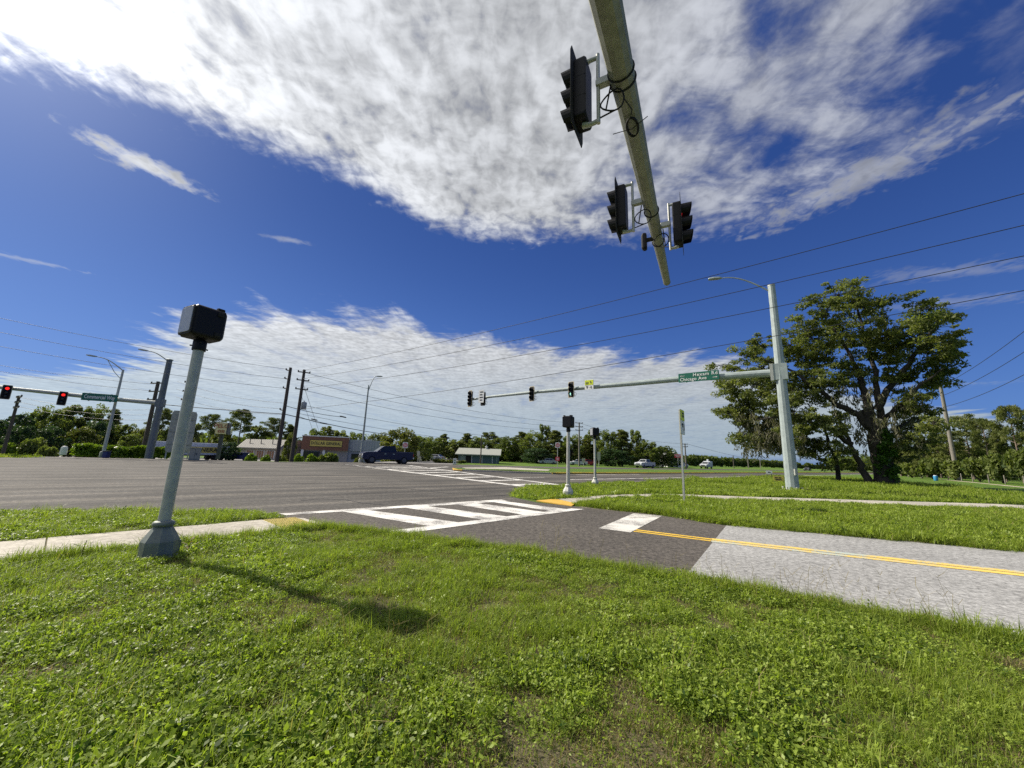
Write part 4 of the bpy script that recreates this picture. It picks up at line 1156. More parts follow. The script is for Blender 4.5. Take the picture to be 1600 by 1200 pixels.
# the thick telephone cable
wire(W(-60, 594, 36), V(446, 647, uA[1], 90), .35, .038, 'thick telephone cable at the left above the mast arm', 'telephone cables')
wire(V(445, 647, uA[1], 90), W(655, 683, 75), .5, .045, 'thick telephone cable dipping from the shop pole to the roadside tree', 'telephone cables')
wire(V(446, 634, uA[1], 90), W(540, 652, 56), .2, .035, 'short thick cable ending in the sky right of the shop pole', 'telephone cables')
wire(V(466, 650, uB[1], 90), W(520, 664, 58), .2, .02, 'thin lower cable right of the shop pole', 'telephone cables')
for px, py, L2 in ((491, 655.6, .9), (506, 661.5, 1.1), (536, 651.3, .9), (384, 640.4, .8)):
    c = W(px, py, 52)
    cl = thing('splice_case', ['black splice case on the thick cable, left of two', 'black splice case on the thick cable, right of two', 'black splice case at the end of the short cable', 'small splice case on the cable left of the shop poles'][(491, 506, 536, 384).index(px)], 'splice case', c, R(10), 'splice cases on the telephone cable')
    MB().tube([(-L2 / 2, 0, .1), (-L2 * .35, 0, .06), (L2 * .35, 0, -.06), (L2 / 2, 0, -.1)], [.03, .085, .085, .03], 'wire', 8).build('case', cl)
# shop pole to the central pole
for (x0, y0_), (x1, y1_), lab in (((473, 581), (904, 661), 'top line descending from the shop pole to the central pole'),
                                  ((473, 595), (904, 667), 'second line descending from the shop pole to the central pole'),
                                  ((472, 609), (904, 673), 'third line descending from the shop pole to the central pole'),
                                  ((468, 632), (904, 688), 'low line descending from the shop pole to the central pole'),
                                  ((466, 646), (904, 697), 'lowest line descending from the shop pole to the central pole')):
    wire(V(x0, y0_, uB[1], 90), V(x1, y1_, uF[1], 90), 1.2, .02, lab)
for y0_, y1_, lab in ((661, 693.5, 'upper line from the central pole to the distant pole'), (667, 699, 'lower line from the central pole to the distant pole')):
    wire(V(906, y0_, uF[1], 90), V(1074, y1_, uJ[1], 90), 1.0, .022, lab)
wire(V(1075, 694, uJ[1], 90), W(1290, 728, 190), 2.0, .03, 'line running from the distant pole along the highway')
# lines at the right edge
for (x0, y0_), (x1, y1_), lab in (((1471, 603), (1680, 452), 'upper line from the leaning right pole to the right edge'),
                                  ((1473, 618), (1680, 494), 'middle line from the leaning right pole to the right edge'),
                                  ((1475, 636), (1680, 540), 'lower line from the leaning right pole to the right edge')):
    wire(V(x0, y0_, uH[1], 90), W(x1, y1_, 40), .8, .04, lab)
gw = MB().tube([tuple(V(472, 595, uB[1], 90)), tuple(W(499, 676, 58))], .02, 'wire', 5).build('guy_wire'); tag(gw, 'thin guy wire slanting down right of the transformer pole, upper', 'guy wire', 'guy wires')
gw = MB().tube([tuple(V(470, 615, uB[1], 90)), tuple(W(490, 677, 58))], .018, 'wire', 5).build('guy_wire'); tag(gw, 'thin guy wire slanting down right of the transformer pole, lower', 'guy wire', 'guy wires')

# ------------------------------------------------------------------ signs and small street furniture
b = G(1069.5, 788); zt = zat(1067.5, 640, b)
rs = thing('road_sign', 'thin post with yellow and white sign seen edge on, in the right verge', 'road sign', b, -R(128))
MB().box((0, 0, zt / 2), (.075, .06, zt), 'post').build('post', rs)
w_, h_ = .55, (zat(1067.5, 641, b) - zat(1070, 680, b))
pn = MB().rbox((0, .06, zt - h_ / 2), (w_, .02, h_), 'alu_back', .04, 3, 'y').build('panel', rs)
MB().rbox((0, .074, zt - h_ / 2), (w_ - .02, .008, h_ - .02), 'sign_white', .035, 3, 'y').build('face', pn)
MB().box((0, .084, zt - h_ * .24), (w_ * .93, .008, h_ * .42), 'sign_yg').build('yellow_band', pn)
for zz in (.16, .27): MB().box((-.05, .090, zt - h_ * zz), (w_ * .45, .006, h_ * .07), 'ink').build('print', pn)
MB().add([(w_ * .30, .088, zt - h_ * .56), (-w_ * .05, .088, zt - h_ * .56), (w_ * .12, .088, zt - h_ * .75)], [(0, 1, 2), (2, 1, 0)], 'ink').build('yield_mark', pn)
mb = MB(); mb.box((-w_ * .28, .088, zt - h_ * .72), (w_ * .12, .006, h_ * .22), 'ink'); mb.lathe([(.03, 0), (.03, .006)], 'ink', 8, (-w_ * .28, .088, zt - h_ * .58)); mb.build('walker_mark', pn)
for zz in (.12, .82): MB().tube([(0, -.04, zt - h_ * zz), (0, .1, zt - h_ * zz)], .012, 'post', 6).build('bolt', rs)


def dne(base, ztop, face_az, label, size, second=None, wide=False):
    root = thing('do_not_enter_sign' if not wide else 'wrong_way_sign', label, 'road sign', (base[0], base[1], 0), -R(face_az), 'red and white road signs')
    MB().tube([(0, -.05, 0), (0, -.05, ztop)], .045, 'post', 8).build('post', root)

    def panel(zc, s, white=True):
        if wide:
            MB().rbox((0, 0, zc), (s * 1.35, .03, s * .8), 'sign_red', .05, 3, 'y').build('panel', root)
            p = root.children[-1]
            for txt, dz in (('WRONG', .2), ('WAY', -.2)):
                t = put_text(p, txt, s * .36, 'sign_white', (0, .022, zc + dz * s * .8), .01)
            return
        MB().rbox((0, 0, zc), (s, .03, s * 1.15 if white else s), 'sign_white' if white else 'sign_red', .06, 3, 'y').build('panel', root)
        p = root.children[-1]
        mb = MB(); mb.add([(s * .45 * math.cos(R(15 * i)), .022, zc + s * .45 * math.sin(R(15 * i))) for i in range(24)], [tuple(reversed(range(24)))], 'sign_red'); mb.build('red_disc', p)
        MB().box((0, .028, zc), (s * .66, .006, s * .15), 'sign_white').build('white_bar', p)
        for txt, dz in (('DO NOT', .25), ('ENTER', -.25)):
            put_text(p, txt, s * .16, 'sign_white', (0, .026, zc + dz * s), .004)
    panel(ztop - size * .5, size)
    if second: panel(second, size * .85, False)
    return root


b = W(631, 722, 56); dne(b, zat(631.5, 691.5, b), 165, 'red and white do not enter sign above the pickup bed', 7.6 * 56 / FPX)
b = W(871, 736, 60); dne(b, zat(871.5, 692, b), 185, 'do not enter sign with a second red sign below, left of the grass corner signal', 7.0 * 60 / FPX, second=zat(871, 717, b))
b = W(1060, 731, 95); dne(b, zat(1060, 709, b), 200, 'red wrong way sign on the median left of the thin signpost', 1.1, wide=True)

# back of a large guide sign across the highway
gb = G(275, 717.5); k = float(np.dot(gb - CAM, FW)) / FPX
gs = thing('guide_sign', 'large grey sign back with round corners behind the nearest signal post', 'road sign', gb, R(40))
zb_, zt_ = zat(270, 707, gb), zat(284, 642, gb); gw_ = 31 * k
MB().rbox((0, 0, (zb_ + zt_) / 2), (gw_, .06, zt_ - zb_), 'alu_back', .35, 5, 'y').build('panel', gs)
for sx in (-1, 1): MB().box((sx * gw_ * .42, .1, (zt_) / 2), (.10, .10, zt_), 'post').build('post', gs)
for zz in (.2, .5, .8): MB().box((0, -.06, zb_ + (zt_ - zb_) * zz), (gw_ * .9, .05, .08), 'alu_back').build('stiffener', gs)

cb = G(303, 718.5); k = float(np.dot(cb - CAM, FW)) / FPX
cbn = thing('utility_cabinet', 'tan steel utility cabinet by the road right of the grey sign back', 'utility cabinet', cb, R(38))
hc = zat(307, 699.5, cb)
MB().box((0, 0, hc / 2 - .04), (13.5 * k, 1.0, hc - .08), 'cabinet').build('body', cbn)
MB().box((0, 0, hc - .04), (14.5 * k, 1.12, .08), 'cabinet').build('lid', cbn)
for sx in (-1, 1): MB().box((sx * 3.4 * k, -.52, hc / 2), (6.0 * k, .04, hc * .82), 'cabinet').build('door', cbn)
MB().box((.1, -.56, hc * .5), (.05, .06, .2), 'trim_dark').build('handle', cbn)

pb = G(328, 718.5) + np.array([-1.5, 3, 0]); k = float(np.dot(pb - CAM, FW)) / FPX
pys = thing('plaza_sign', 'weathered yellow plaza sign box on a dark post left of the parked van', 'plaza sign', pb, R(25))
zp0, zp1 = zat(333, 677.5, pb), zat(335, 660, pb)
MB().box((0, 0, zp0 / 2), (4.4 * k, .4, zp0), 'trim_dark').build('post', pys)
bx = MB().box((0, 0, (zp0 + zp1) / 2), (15 * k, 1.3, zp1 - zp0), 'sign_cream').build('sign_box', pys)
MB().box((7.6 * k, 0, (zp0 + zp1) / 2), (.12, 1.36, zp1 - zp0 + .05), 'trim_dark').build('end_frame', bx)
t = link('lettering', text_mesh('PELO', (zp1 - zp0) * .48, 'ink_rust', .01, .012), bx); t.rotation_euler = (R(90), 0, 0); t.location = (0, -.66, zp0 + (zp1 - zp0) * .68)
for i_, xx in enumerate((-.28, -.08, .12, .30)): MB().box((xx * 12 * k, -.66, zp0 + (zp1 - zp0) * .22), (1.5 * k, .02, (zp1 - zp0) * .24), 'ink_rust').build('letter_block', bx)

wb = G(98, 710.5); wt = thing('stone_marker', 'white painted marker block left of the clipped hedge', 'marker', wb); wt.scale = (.72, .72, .95)
MB().lathe([(.36, 0), (.38, .3), (.35, .75), (.25, .92), (.08, .95)], 'trim', 9, smooth=False).build('block', wt)
bb_ = thing('junction_box', 'small dark blue box at the foot of the left street lamp', 'junction box', G(165, 715.5))
MB().rbox((0, 0, .3), (.45, .4, .6), 'car_navy', .08, 3, 'z').build('body', bb_); MB().rbox((0, 0, .62), (.5, .45, .06), 'car_dark', .06, 3, 'z').build('lid', bb_)
ib = W(710, 727, 58); k = 58 / FPX
ice = thing('white_meter_box', 'white cabinet with dark vents left of the green shed', 'cabinet', (ib[0], ib[1], 0), R(8))
hi = zat(710, 717, ib)
MB().box((0, 0, hi / 2), (4.6 * k, .7, hi), 'trim').build('body', ice)
for i_ in range(2): MB().box((.1 * k, -.36, hi * (.72 - .4 * i_)), (2 * k, .04, hi * .16), 'trim_dark').build('vent', ice)
MB().box((0, 0, hi + .04), (4.9 * k, .8, .08), 'trim').build('lid', ice)
for px, lab in ((652.5, 'round topped sign post seen from behind, left of the far parked cars'), (655.5, 'shorter thin post beside the round topped sign')):
    b = W(px, 726, 58); z_ = zat(px, 704.5 if px < 654 else 713, b)
    s_ = thing('sign_post', lab, 'road sign', (b[0], b[1], 0), R(10))
    MB().tube([(0, .04, 0), (0, .04, z_)], .045, 'post', 8).build('post', s_)
    MB().rbox((0, 0, z_ - (.42 if px < 654 else .2)), (.42 if px < 654 else .3, .02, .84 if px < 654 else .4), 'alu_back', .14, 4, 'y').build('panel', s_)
for px, py, lab in ((912, 716, 'small white sign on a post left of the red car'), (936, 706, 'tall grey sign back right of the second pedestrian signal')):
    b = W(px, 731, 80); z_ = zat(px, py, b); s_ = thing('sign_post', lab, 'road sign', (b[0], b[1], 0), R(-5))
    MB().tube([(0, .05, 0), (0, .05, z_)], .05, 'post', 8).build('post', s_)
    MB().rbox((0, 0, z_ - (.45 if px < 920 else .9)), (.62, .03, .9 if px < 920 else 1.8), 'alu_back', .08, 3, 'y').build('panel', s_)

# yard signs by the right mast
yb = G(1217.5, 757) ; k = float(np.dot(yb - CAM, FW)) / FPX
y1s = thing('yard_sign', 'yellow yard sign with black print left of the right mast foot', 'yard sign', yb, R(-28))
hh_ = zat(1217, 744, yb); MB().box((0, 0, hh_ - .02 - 3.6 * k / 1), (17 * k * .8, .03, 7.4 * k), 'sign_yellow').build('panel', y1s)
zc = hh_ - .02 - 3.6 * k
for i_, (xx, zz, ww) in enumerate(((-.22, .22, .28), (.12, .22, .22), (-.05, -.18, .6))): MB().box((xx * 14 * k, -.02, zc + zz * 7 * k), (ww * 14 * k, .02, 1.5 * k), 'ink').build('print', y1s)
for sx in (-1, 1): MB().tube([(sx * 5.5 * k, .03, 0), (sx * 5.5 * k, .03, hh_)], .02, 'trim_dark', 6).build('stake', y1s)
y2 = G(1212, 752) + np.array([1.5, 3, 0]); k = float(np.dot(y2 - CAM, FW)) / FPX
y2s = thing('yard_sign', 'small white yard sign just behind the yellow yard sign', 'yard sign', y2, R(-28))
hh_ = zat(1211, 736, y2); MB().box((0, 0, hh_ - 2.2 * k), (8 * k, .03, 4.4 * k), 'sign_white').build('panel', y2s)
MB().box((0, -.02, hh_ - 2.2 * k), (3.5 * k, .02, 1.3 * k), 'ink').build('print', y2s)
for sx in (-1, 1): MB().tube([(sx * 3 * k, .03, 0), (sx * 3 * k, .03, hh_)], .02, 'trim_dark', 6).build('stake', y2s)

bl = W(1462, 747, 60); br_ = thing('barrel', 'blue plastic barrel at the edge of the right pines', 'barrel', (bl[0], bl[1], 0)); br_.scale = (.7, .7, .75)
MB().lathe([(.30, 0), (.36, .15), (.38, .55), (.36, .95), (.30, 1.05)], 'blue_plastic', 14).build('body', br_); MB().lathe([(.31, 1.05), (.31, 1.1), (.1, 1.12)], 'trim', 14).build('lid', br_)
# fence of pale posts along the right pines
fp0 = W(1440, 750, 78); fn = thing('wire_fence', 'wire fence of pale wooden posts along the right pines', 'fence', (fp0[0], fp0[1], 0))
fl = [W(x, 750, d) for x, d in ((1420, 82), (1440, 78), (1462, 74), (1482, 70), (1503, 66), (1520, 62), (1545, 58), (1570, 54), (1600, 50), (1640, 46))]
for p in fl:
    q = p - fp0; MB().tube([(q[0], q[1], 0), (q[0], q[1], 1.25)], .075, 'pole_grey', 7).build('post', fn)
for zz in (.5, 1.0):
    MB().tube([(p[0] - fp0[0], p[1] - fp0[1], zz) for p in fl], .006, 'wire', 4, cap=False).build('fence_wire', fn)

# ------------------------------------------------------------------ vehicles (local +X is forward)


def extr(mb, ol, w, m, ch=.06, shrink=.0):
    """side outline (x, z) swept across the width, outer edges drawn in a little"""
    n = len(ol); cx = sum(p[0] for p in ol) / n; cz = sum(p[1] for p in ol) / n; vs = []
    for y, k in ((-w / 2, ch), (-w / 2 + ch, 0), (w / 2 - ch, 0), (w / 2, ch)):
        for x, z in ol:
            d = math.hypot(x - cx, z - cz) or 1; vs.append((x - (x - cx) / d * k, y, z - (z - cz) / d * k))
    fs = [tuple(range(n)), tuple(reversed(range(3 * n, 4 * n)))]
    for j in range(3):
        for i in range(n): fs.append((j * n + i, (j + 1) * n + i, (j + 1) * n + (i + 1) % n, j * n + (i + 1) % n))
    mb.add(vs, fs, m); return mb


def cabin(parent, xb0, xb1, xt0, xt1, z0, z1, wb, wt, m, side_split=(.5,), names=True):
    B = [(xb0, -wb, z0), (xb1, -wb, z0), (xb1, wb, z0), (xb0, wb, z0)]; T = [(xt0, -wt, z1), (xt1, -wt, z1), (xt1, wt, z1), (xt0, wt, z1)]
    mb = MB(); mb.add(B + T, [(0, 3, 2, 1), (4, 5, 6, 7), (0, 1, 5, 4), (1, 2, 6, 5), (2, 3, 7, 6), (3, 0, 4, 7)], m); cb = mb.build('cabin', parent)

    def pane(nm, q, u0, u1, v0=.12, v1=.88):
        q = [Vector(p) for p in q]; nr = (q[1] - q[0]).cross(q[3] - q[0]).normalized() * .012
        f = lambda u, v: (q[0] * (1 - u) + q[1] * u) * (1 - v) + (q[3] * (1 - u) + q[2] * u) * v + nr
        b_ = [f(u0, v0), f(u1, v0), f(u1, v1), f(u0, v1)]; c_ = [p - nr * 2.0 for p in b_]
        MB().add(b_ + c_, [(0, 1, 2, 3), (0, 4, 5, 1), (1, 5, 6, 2), (2, 6, 7, 3), (3, 7, 4, 0)], 'glass').build(nm, cb)
    pane('windscreen', (B[1], B[2], T[2], T[1]), .06, .94); pane('rear_window', (B[3], B[0], T[0], T[3]), .1, .9)
    cuts = [0.06] + list(side_split) + [.94]
    for i in range(len(cuts) - 1):
        pane('side_window', (B[0], B[1], T[1], T[0]), cuts[i] + .015, cuts[i + 1] - .015)
        pane('side_window', (B[2], B[3], T[3], T[2]), 1 - cuts[i + 1] + .015, 1 - cuts[i] - .015)
    return cb


def wheels(parent, xs, y, r, w=.24):
    for x in xs:
        for sy in (-1, 1):
            wl = MB().tube([(x, sy * y, r), (x, sy * (y - w * .25), r), (x, sy * (y - w), r)], [r * .93, r, r], 'tyre', 16).build('wheel', parent)
            MB().tube([(x, sy * (y + .012), r), (x, sy * (y - .02), r)], r * .62, 'rim', 10).build('rim', wl)
            MB().tube([(x, sy * (y - .08), r + .04), (x, sy * (y - .012), r + .04)], r * 1.16, 'matte_black', 16).build('wheel_arch', parent)


def pickup(base, az, label, m, sc=1.0, group=None):
    root = thing('pickup_truck', label, 'pickup truck', base, R(90 - az), group); root.scale = (sc,) * 3
    ol = [(-2.9, .60), (-2.95, 1.36), (-.85, 1.38), (-.6, 1.36), (1.0, 1.36), (1.25, 1.35), (2.55, 1.27), (2.85, 1.15), (2.93, .62), (2.75, .44), (-2.75, .46)]
    extr(MB(), ol, 2.0, m, .07).build('body', root)
    MB().box((-1.9, 0, 1.37), (1.9, 1.62, .05), 'matte_black').build('bed_liner', root)
    cabin(root, -.9, 1.35, -.72, .55, 1.34, 2.0, .94, .78, m, (.44,))
    wheels(root, (-1.85, 1.85), 1.0, .42, .28)
    MB().rbox((2.93, 0, .70), (.16, 1.9, .26), 'chrome', .05, 3, 'x').build('front_bumper', root); MB().rbox((-2.96, 0, .66), (.16, 1.9, .22), 'chrome', .05, 3, 'x').build('rear_bumper', root)
    MB().rbox((2.885, 0, .95), (.08, 1.05, .20), 'trim_dark', .03, 3, 'x').build('grille', root)
    for sy in (-1, 1):
        MB().rbox((2.84, sy * .76, .97), (.14, .34, .19), 'headlamp', .03, 3, 'x').build('headlight', root)
        MB().rbox((-2.93, sy * .90, 1.02), (.06, .14, .36), 'taillamp', .03, 3, 'x').build('tail_light', root)
        MB().rbox((1.02, sy * 1.12, 1.37), (.14, .22, .18), m, .03, 3, 'x').build('mirror', root)
        for x in (-.55, .42): MB().box((x, sy * 1.005, 1.10), (.2, .02, .05), 'chrome').build('door_handle', root)
        MB().box((0, sy * .97, .5), (2.2, .08, .07), 'trim_dark').build('running_board', root)
    return root


def car(base, az, label, m, kind='suv', sc=1.0, group=None):
    root = thing('parked_car', label, 'car', base, R(90 - az), group); root.scale = (sc,) * 3
    if kind == 'van':
        ol = [(-2.4, .45), (-2.45, 1.0), (-2.3, 1.08), (1.3, 1.08), (2.1, .92), (2.42, .72), (2.45, .42), (2.3, .28), (-2.3, .3)]; cab = (-2.38, 1.45, -2.15, .55, 1.06, 1.76, .88, .74)
    elif kind == 'suv':
        ol = [(-2.25, .5), (-2.3, 1.0), (-2.2, 1.08), (.9, 1.08), (2.0, .98), (2.25, .8), (2.3, .5), (2.15, .34), (-2.15, .36)]; cab = (-2.2, 1.05, -1.95, .35, 1.06, 1.72, .86, .70)
    else:
        ol = [(-2.25, .45), (-2.25, .9), (-1.5, .96), (1.0, .93), (2.1, .78), (2.3, .6), (2.3, .4), (2.15, .24), (-2.15, .26)]; cab = (-1.75, 1.15, -1.0, .3, .92, 1.42, .82, .62)
    extr(MB(), ol, 1.82, m, .08).build('body', root)
    cabin(root, *cab, m, (.36, .68) if kind != 'sedan' else (.5,))
    wheels(root, (-1.4, 1.42), .91, .34, .22)
    for sy in (-1, 1):
        MB().rbox((2.22, sy * .64, .68), (.1, .36, .14), 'headlamp', .03, 3, 'x').build('headlight', root)
        MB().rbox((-2.27, sy * .72, .82), (.06, .2, .22), 'taillamp', .03, 3, 'x').build('tail_light', root)
        MB().rbox((.95, sy * .98, 1.06), (.1, .16, .12), m, .03, 3, 'x').build('mirror', root)
    MB().rbox((2.27, 0, .45), (.06, 1.2, .18), 'trim_dark', .03, 3, 'x').build('grille', root)
    return root


tb = G(603, 724.0)
pickup(tb, -122, 'dark blue pickup truck waiting at the side street, facing left', 'car_blue', 1.10)
p = on(W(373, 716, 80)); car(p, -105, 'dark blue minivan parked before the low tan block', 'car_navy', 'van', .95)
p = W(1008, 734, 84); pickup((p[0], p[1], 0), -128, 'white pickup truck driving along the far carriageway', 'car_white', .92)
p = W(1104, 735, 112); t_ = pickup((p[0], p[1], 0), -135, 'white utility truck with tall tool body, small on the far highway', 'car_white', .95)
MB().box((-1.7, 0, 1.75), (2.2, 1.9, 1.0), 'truck_white').build('tool_body', t_); MB().box((-.9, .2, 2.5), (.5, .5, .6), 'truck_white').build('bucket', t_)
p = W(1262, 737, 150); car((p[0], p[1], 0), -132, 'small dark car far down the highway right of the mast foot', 'car_dark', 'sedan')
p = W(1067, 735, 120); car((p[0], p[1], 0), -130, 'white car half hidden behind the thin signpost', 'car_white', 'sedan')
for px, Y, az, lab, m, kd in ((664, 82, -100, 'silver car parked among bushes right of the roadside tree', 'car_silver', 'sedan'), (679, 84, -70, 'white car parked beside the silver car near the bushes', 'car_silver', 'sedan'),
                              (917, 92, -95, 'red car parked before the woods behind the second signal post', 'car_red', 'sedan'), (903, 90, -95, 'white car parked left of the red car before the woods', 'car_white', 'sedan'),
                              (855, 92, -100, 'silver car parked at the wood edge right of the shed', 'car_silver', 'sedan')):
    p = W(px, 730, Y); car((p[0], p[1], 0), az, lab, m, kd, .95)

# articulated lorry behind the hedge
q0, q1 = W(226, 700, 66), W(352, 700, 80); rzt, LT = wall_frame(q1, q0)      # forward = to the left
q0g = on(q0); lor = thing('delivery_truck', 'articulated truck with long white trailer lettered GENERAL behind the hedge', 'truck', (q1[0], q1[1], LOT), rzt)
zt_ = zat(300, 691.5, lerp(q0, q1, .5)) - LOT; LTr = LT * .97
MB().rbox((LTr / 2, 0, (zt_ + 1.0) / 2), (LTr, 2.5, zt_ - 1.0), 'truck_white', .08, 2, 'x').build('trailer_body', lor)
body = lor.children[-1]
MB().box((LTr * .34, 1.27, 1.0 + (zt_ - 1.0) * .42), (LTr * .44, .03, (zt_ - 1.0) * .5), 'sign_yellow').build('yellow_band', body)
t = link('lettering', text_mesh('GENERAL', (zt_ - 1) * .44, 'ink', .01, .02), body); t.rotation_euler = (R(90), 0, R(180)); t.location = (LTr * .34, 1.295, 1.0 + (zt_ - 1.0) * .42); t.scale.x = LTr * .40 / max(.1, t.dimensions.x)
for k in range(9): MB().box((LTr * (k + .5) / 9, -1.26, (zt_ + 1.0) / 2), (.06, .03, zt_ - 1.1), 'metal_pale').build('rib', body)
MB().box((LTr / 2, 0, .9), (LTr * .96, 1.0, .2), 'trim_dark').build('chassis', lor)
for k in range(9): MB().box((LTr * (k + .5) / 9, 1.255, (zt_ + 1.0) / 2), (.05, .02, zt_ - 1.1), 'metal_pale').build('rib', body)
wheels(lor, (1.4, 2.6, LTr - .2), 1.2, .48, .5)
ol = [(LTr + .4, .7), (LTr + .4, zt_ - .35), (LTr + .8, zt_ + .15), (LTr + 1.8, zt_ + .05), (LTr + 2.5, zt_ - .5), (LTr + 2.9, zt_ * .62), (LTr + 4.3, zt_ * .52), (LTr + 4.5, .7)]
extr(MB(), ol, 2.35, 'cab_blue', .15).build('cab', lor); cbb = lor.children[-1]
MB().add([(LTr + 2.48, -.9, zt_ - .58), (LTr + 2.48, .9, zt_ - .58), (LTr + 2.93, .95, zt_ * .64), (LTr + 2.93, -.95, zt_ * .64)], [(0, 3, 2, 1), (0, 1, 2, 3)], 'glass').build('windscreen', cbb)
MB().box((LTr + 2.2, 1.18, zt_ * .72), (.8, .03, .55), 'glass').build('side_window', cbb)
wheels(cbb, (LTr + 3.7,), 1.15, .48, .35)

# ------------------------------------------------------------------ vegetation
rng = np.random.default_rng(7)


def quads_mesh(name, V4, tint, m, extra=None):
    """V4: (n,4,3) leaf quads"""
    n = len(V4); me = bpy.data.meshes.new(name)
    me.vertices.add(n * 4); me.vertices.foreach_set('co', np.ascontiguousarray(V4, dtype=np.float32).ravel())
    me.loops.add(n * 4); me.loops.foreach_set('vertex_index', np.arange(n * 4, dtype=np.int32))
    me.polygons.add(n); me.polygons.foreach_set('loop_start', np.arange(0, n * 4, 4, dtype=np.int32))
    at = me.attributes.new('tint', 'FLOAT', 'FACE'); at.data.foreach_set('value', np.clip(tint, 0, 1).astype(np.float32))
    me.materials.append(M[m]); me.update(calc_edges=True); return me


def leaf_quads(C, size, elong=1.7, up=.5, jit=.35, spray=None):
    """random leaf blades at centres C; spray biases their long axis"""
    n = len(C); a = rng.normal(size=(n, 3))
    if spray is not None: a = a * .7 + spray
    a /= np.linalg.norm(a, axis=1)[:, None] + 1e-9
    nr = rng.normal(size=(n, 3)); nr[:, 2] = np.abs(nr[:, 2]) + up
    b = np.cross(nr, a); b /= np.linalg.norm(b, axis=1)[:, None] + 1e-9
    s = size * (1 + jit * rng.normal(size=n)).clip(.4, 1.8)
    L_, W_ = a * (s * elong / 2)[:, None], b * (s / 2)[:, None]
    return np.stack([C - L_, C + W_ - L_ * .1, C + L_, C - W_ - L_ * .1], axis=1)


def shell_points(c, r, n, inner=.35):
    d = rng.normal(size=(n, 3)); d /= np.linalg.norm(d, axis=1)[:, None]
    k = rng.random(n) ** .45; k = inner + (1 - inner) * k
    return np.array(c) + d * k[:, None] * np.array(r), d


def limb(mb, a, b, r0, r1, m='bark', wob=.12, n=6, sides=7):
    a, b = np.array(a, float), np.array(b, float); ln = np.linalg.norm(b - a); pts = []
    for i in range(n + 1):
        t = i / n; w = rng.normal(size=3) * wob * ln * .35 * math.sin(t * math.pi); pts.append(tuple(lerp(a, b, t) + w))
    mb.tube(pts, [r0 + (r1 - r0) * i / n for i in range(n + 1)], m, sides); return pts


def broad_proto(seed, leaf_m, H=10.0, Rc=5.0, base=.18, nlobe=64, per=165, leaf=.25, dense=1.0):
    global rng
    rng = np.random.default_rng(seed); tr = MB(); Q = []; T = []
    top = H * .62; limb(tr, (0, 0, -.2), (rng.normal() * .3, rng.normal() * .3, top), H * .032, H * .012, n=6)
    for i in range(nlobe):
        z = base + (1 - base) * (i + .5) / nlobe * .93
        prof = math.sin(math.pi * min(1, max(0.0, (z - base * .4) / (1.02 - base * .4))) ** .85) ** .6
        th = i * 2.39996 + rng.normal() * .5; rr_ = Rc * prof * rng.uniform(.40, 1.0)
        c = np.array([rr_ * math.cos(th), rr_ * math.sin(th), H * (z + rng.normal() * .035)])
        r = Rc * rng.uniform(.11, .30)
        if i % 2 == 0: limb(tr, (0, 0, H * rng.uniform(.2, .5)), c * .9, H * .010, H * .003, n=4, sides=5)
        P, d = shell_points(c, (r, r, r * .72), int(per * rng.uniform(.6, 1.3)))
        Q.append(leaf_quads(P, leaf, spray=d * .6)); T.append(np.clip(rng.normal(.5 + rng.normal() * .10, .17, len(P)), 0, 1))
    return tr.mesh('trunk'), quads_mesh('crown', np.concatenate(Q), np.concatenate(T), leaf_m)


def pine_proto(seed, H=14.0, Rc=3.4, clear=.34, nb=36, per=170, leaf=.42, cone=False):
    global rng
    rng = np.random.default_rng(seed); tr = MB(); Q = []; T = []
    limb(tr, (0, 0, -.2), (rng.normal() * .25, rng.normal() * .25, H * .96), H * .017, H * .005, 'bark_pine', .03, 8)
    for i in range(nb):
        t = (i + .3) / nb; z = H * (clear + (1 - clear) * t); th = i * 2.4 + rng.normal() * .6
        ln = Rc * (math.sin(math.pi * (.22 + .70 * t)) ** .8) * rng.uniform(.55, 1.1)
        if cone: ln = Rc * (1.05 - .85 * t) * rng.uniform(.6, 1.1)
        e = np.array([ln * math.cos(th), ln * math.sin(th), z + ln * .28])
        limb(tr, (0, 0, z - .3), e, H * .005, H * .0015, 'bark_pine', .08, 3, 4)
        for k in range(2):
            f = (1.0, .62)[k]; c = e * np.array([f, f, 1]) + rng.normal(size=3) * .15
            P, d = shell_points(c, (Rc * .27, Rc * .27, Rc * .15), int(per * (1, .6)[k]), .1)
            Q.append(leaf_quads(P, leaf * .32, 3.6, .2, .3, d * .8 + np.array([0, 0, .25]))); T.append(np.clip(rng.normal(.48 + rng.normal() * .1, .16, len(P)), 0, 1))
    return tr.mesh('trunk'), quads_mesh('crown', np.concatenate(Q), np.concatenate(T), 'needle')


def shrub_proto(seed, leaf_m, H=2.0, Rc=1.2, n=14, per=130, leaf=.17):
    global rng
    rng = np.random.default_rng(seed); tr = MB(); Q = []; T = []
    for i in range(n):
        th = i * 2.4; rr_ = Rc * math.sqrt((i + .5) / n) * .75; c = np.array([rr_ * math.cos(th), rr_ * math.sin(th), H * rng.uniform(.28, .75) * (1 - .25 * rr_ / Rc)])
        limb(tr, (0, 0, 0), c, .03, .01, 'bark', .1, 3, 4)
        P, d = shell_points(c, (Rc * .4, Rc * .4, H * .26), per); P[:, 2] = np.maximum(P[:, 2], .03)
        Q.append(leaf_quads(P, leaf, spray=d * .7)); T.append(np.clip(rng.normal(.5 + rng.normal() * .1, .18, len(P)), 0, 1))
    return tr.mesh('stems'), quads_mesh('foliage', np.concatenate(Q), np.concatenate(T), leaf_m)


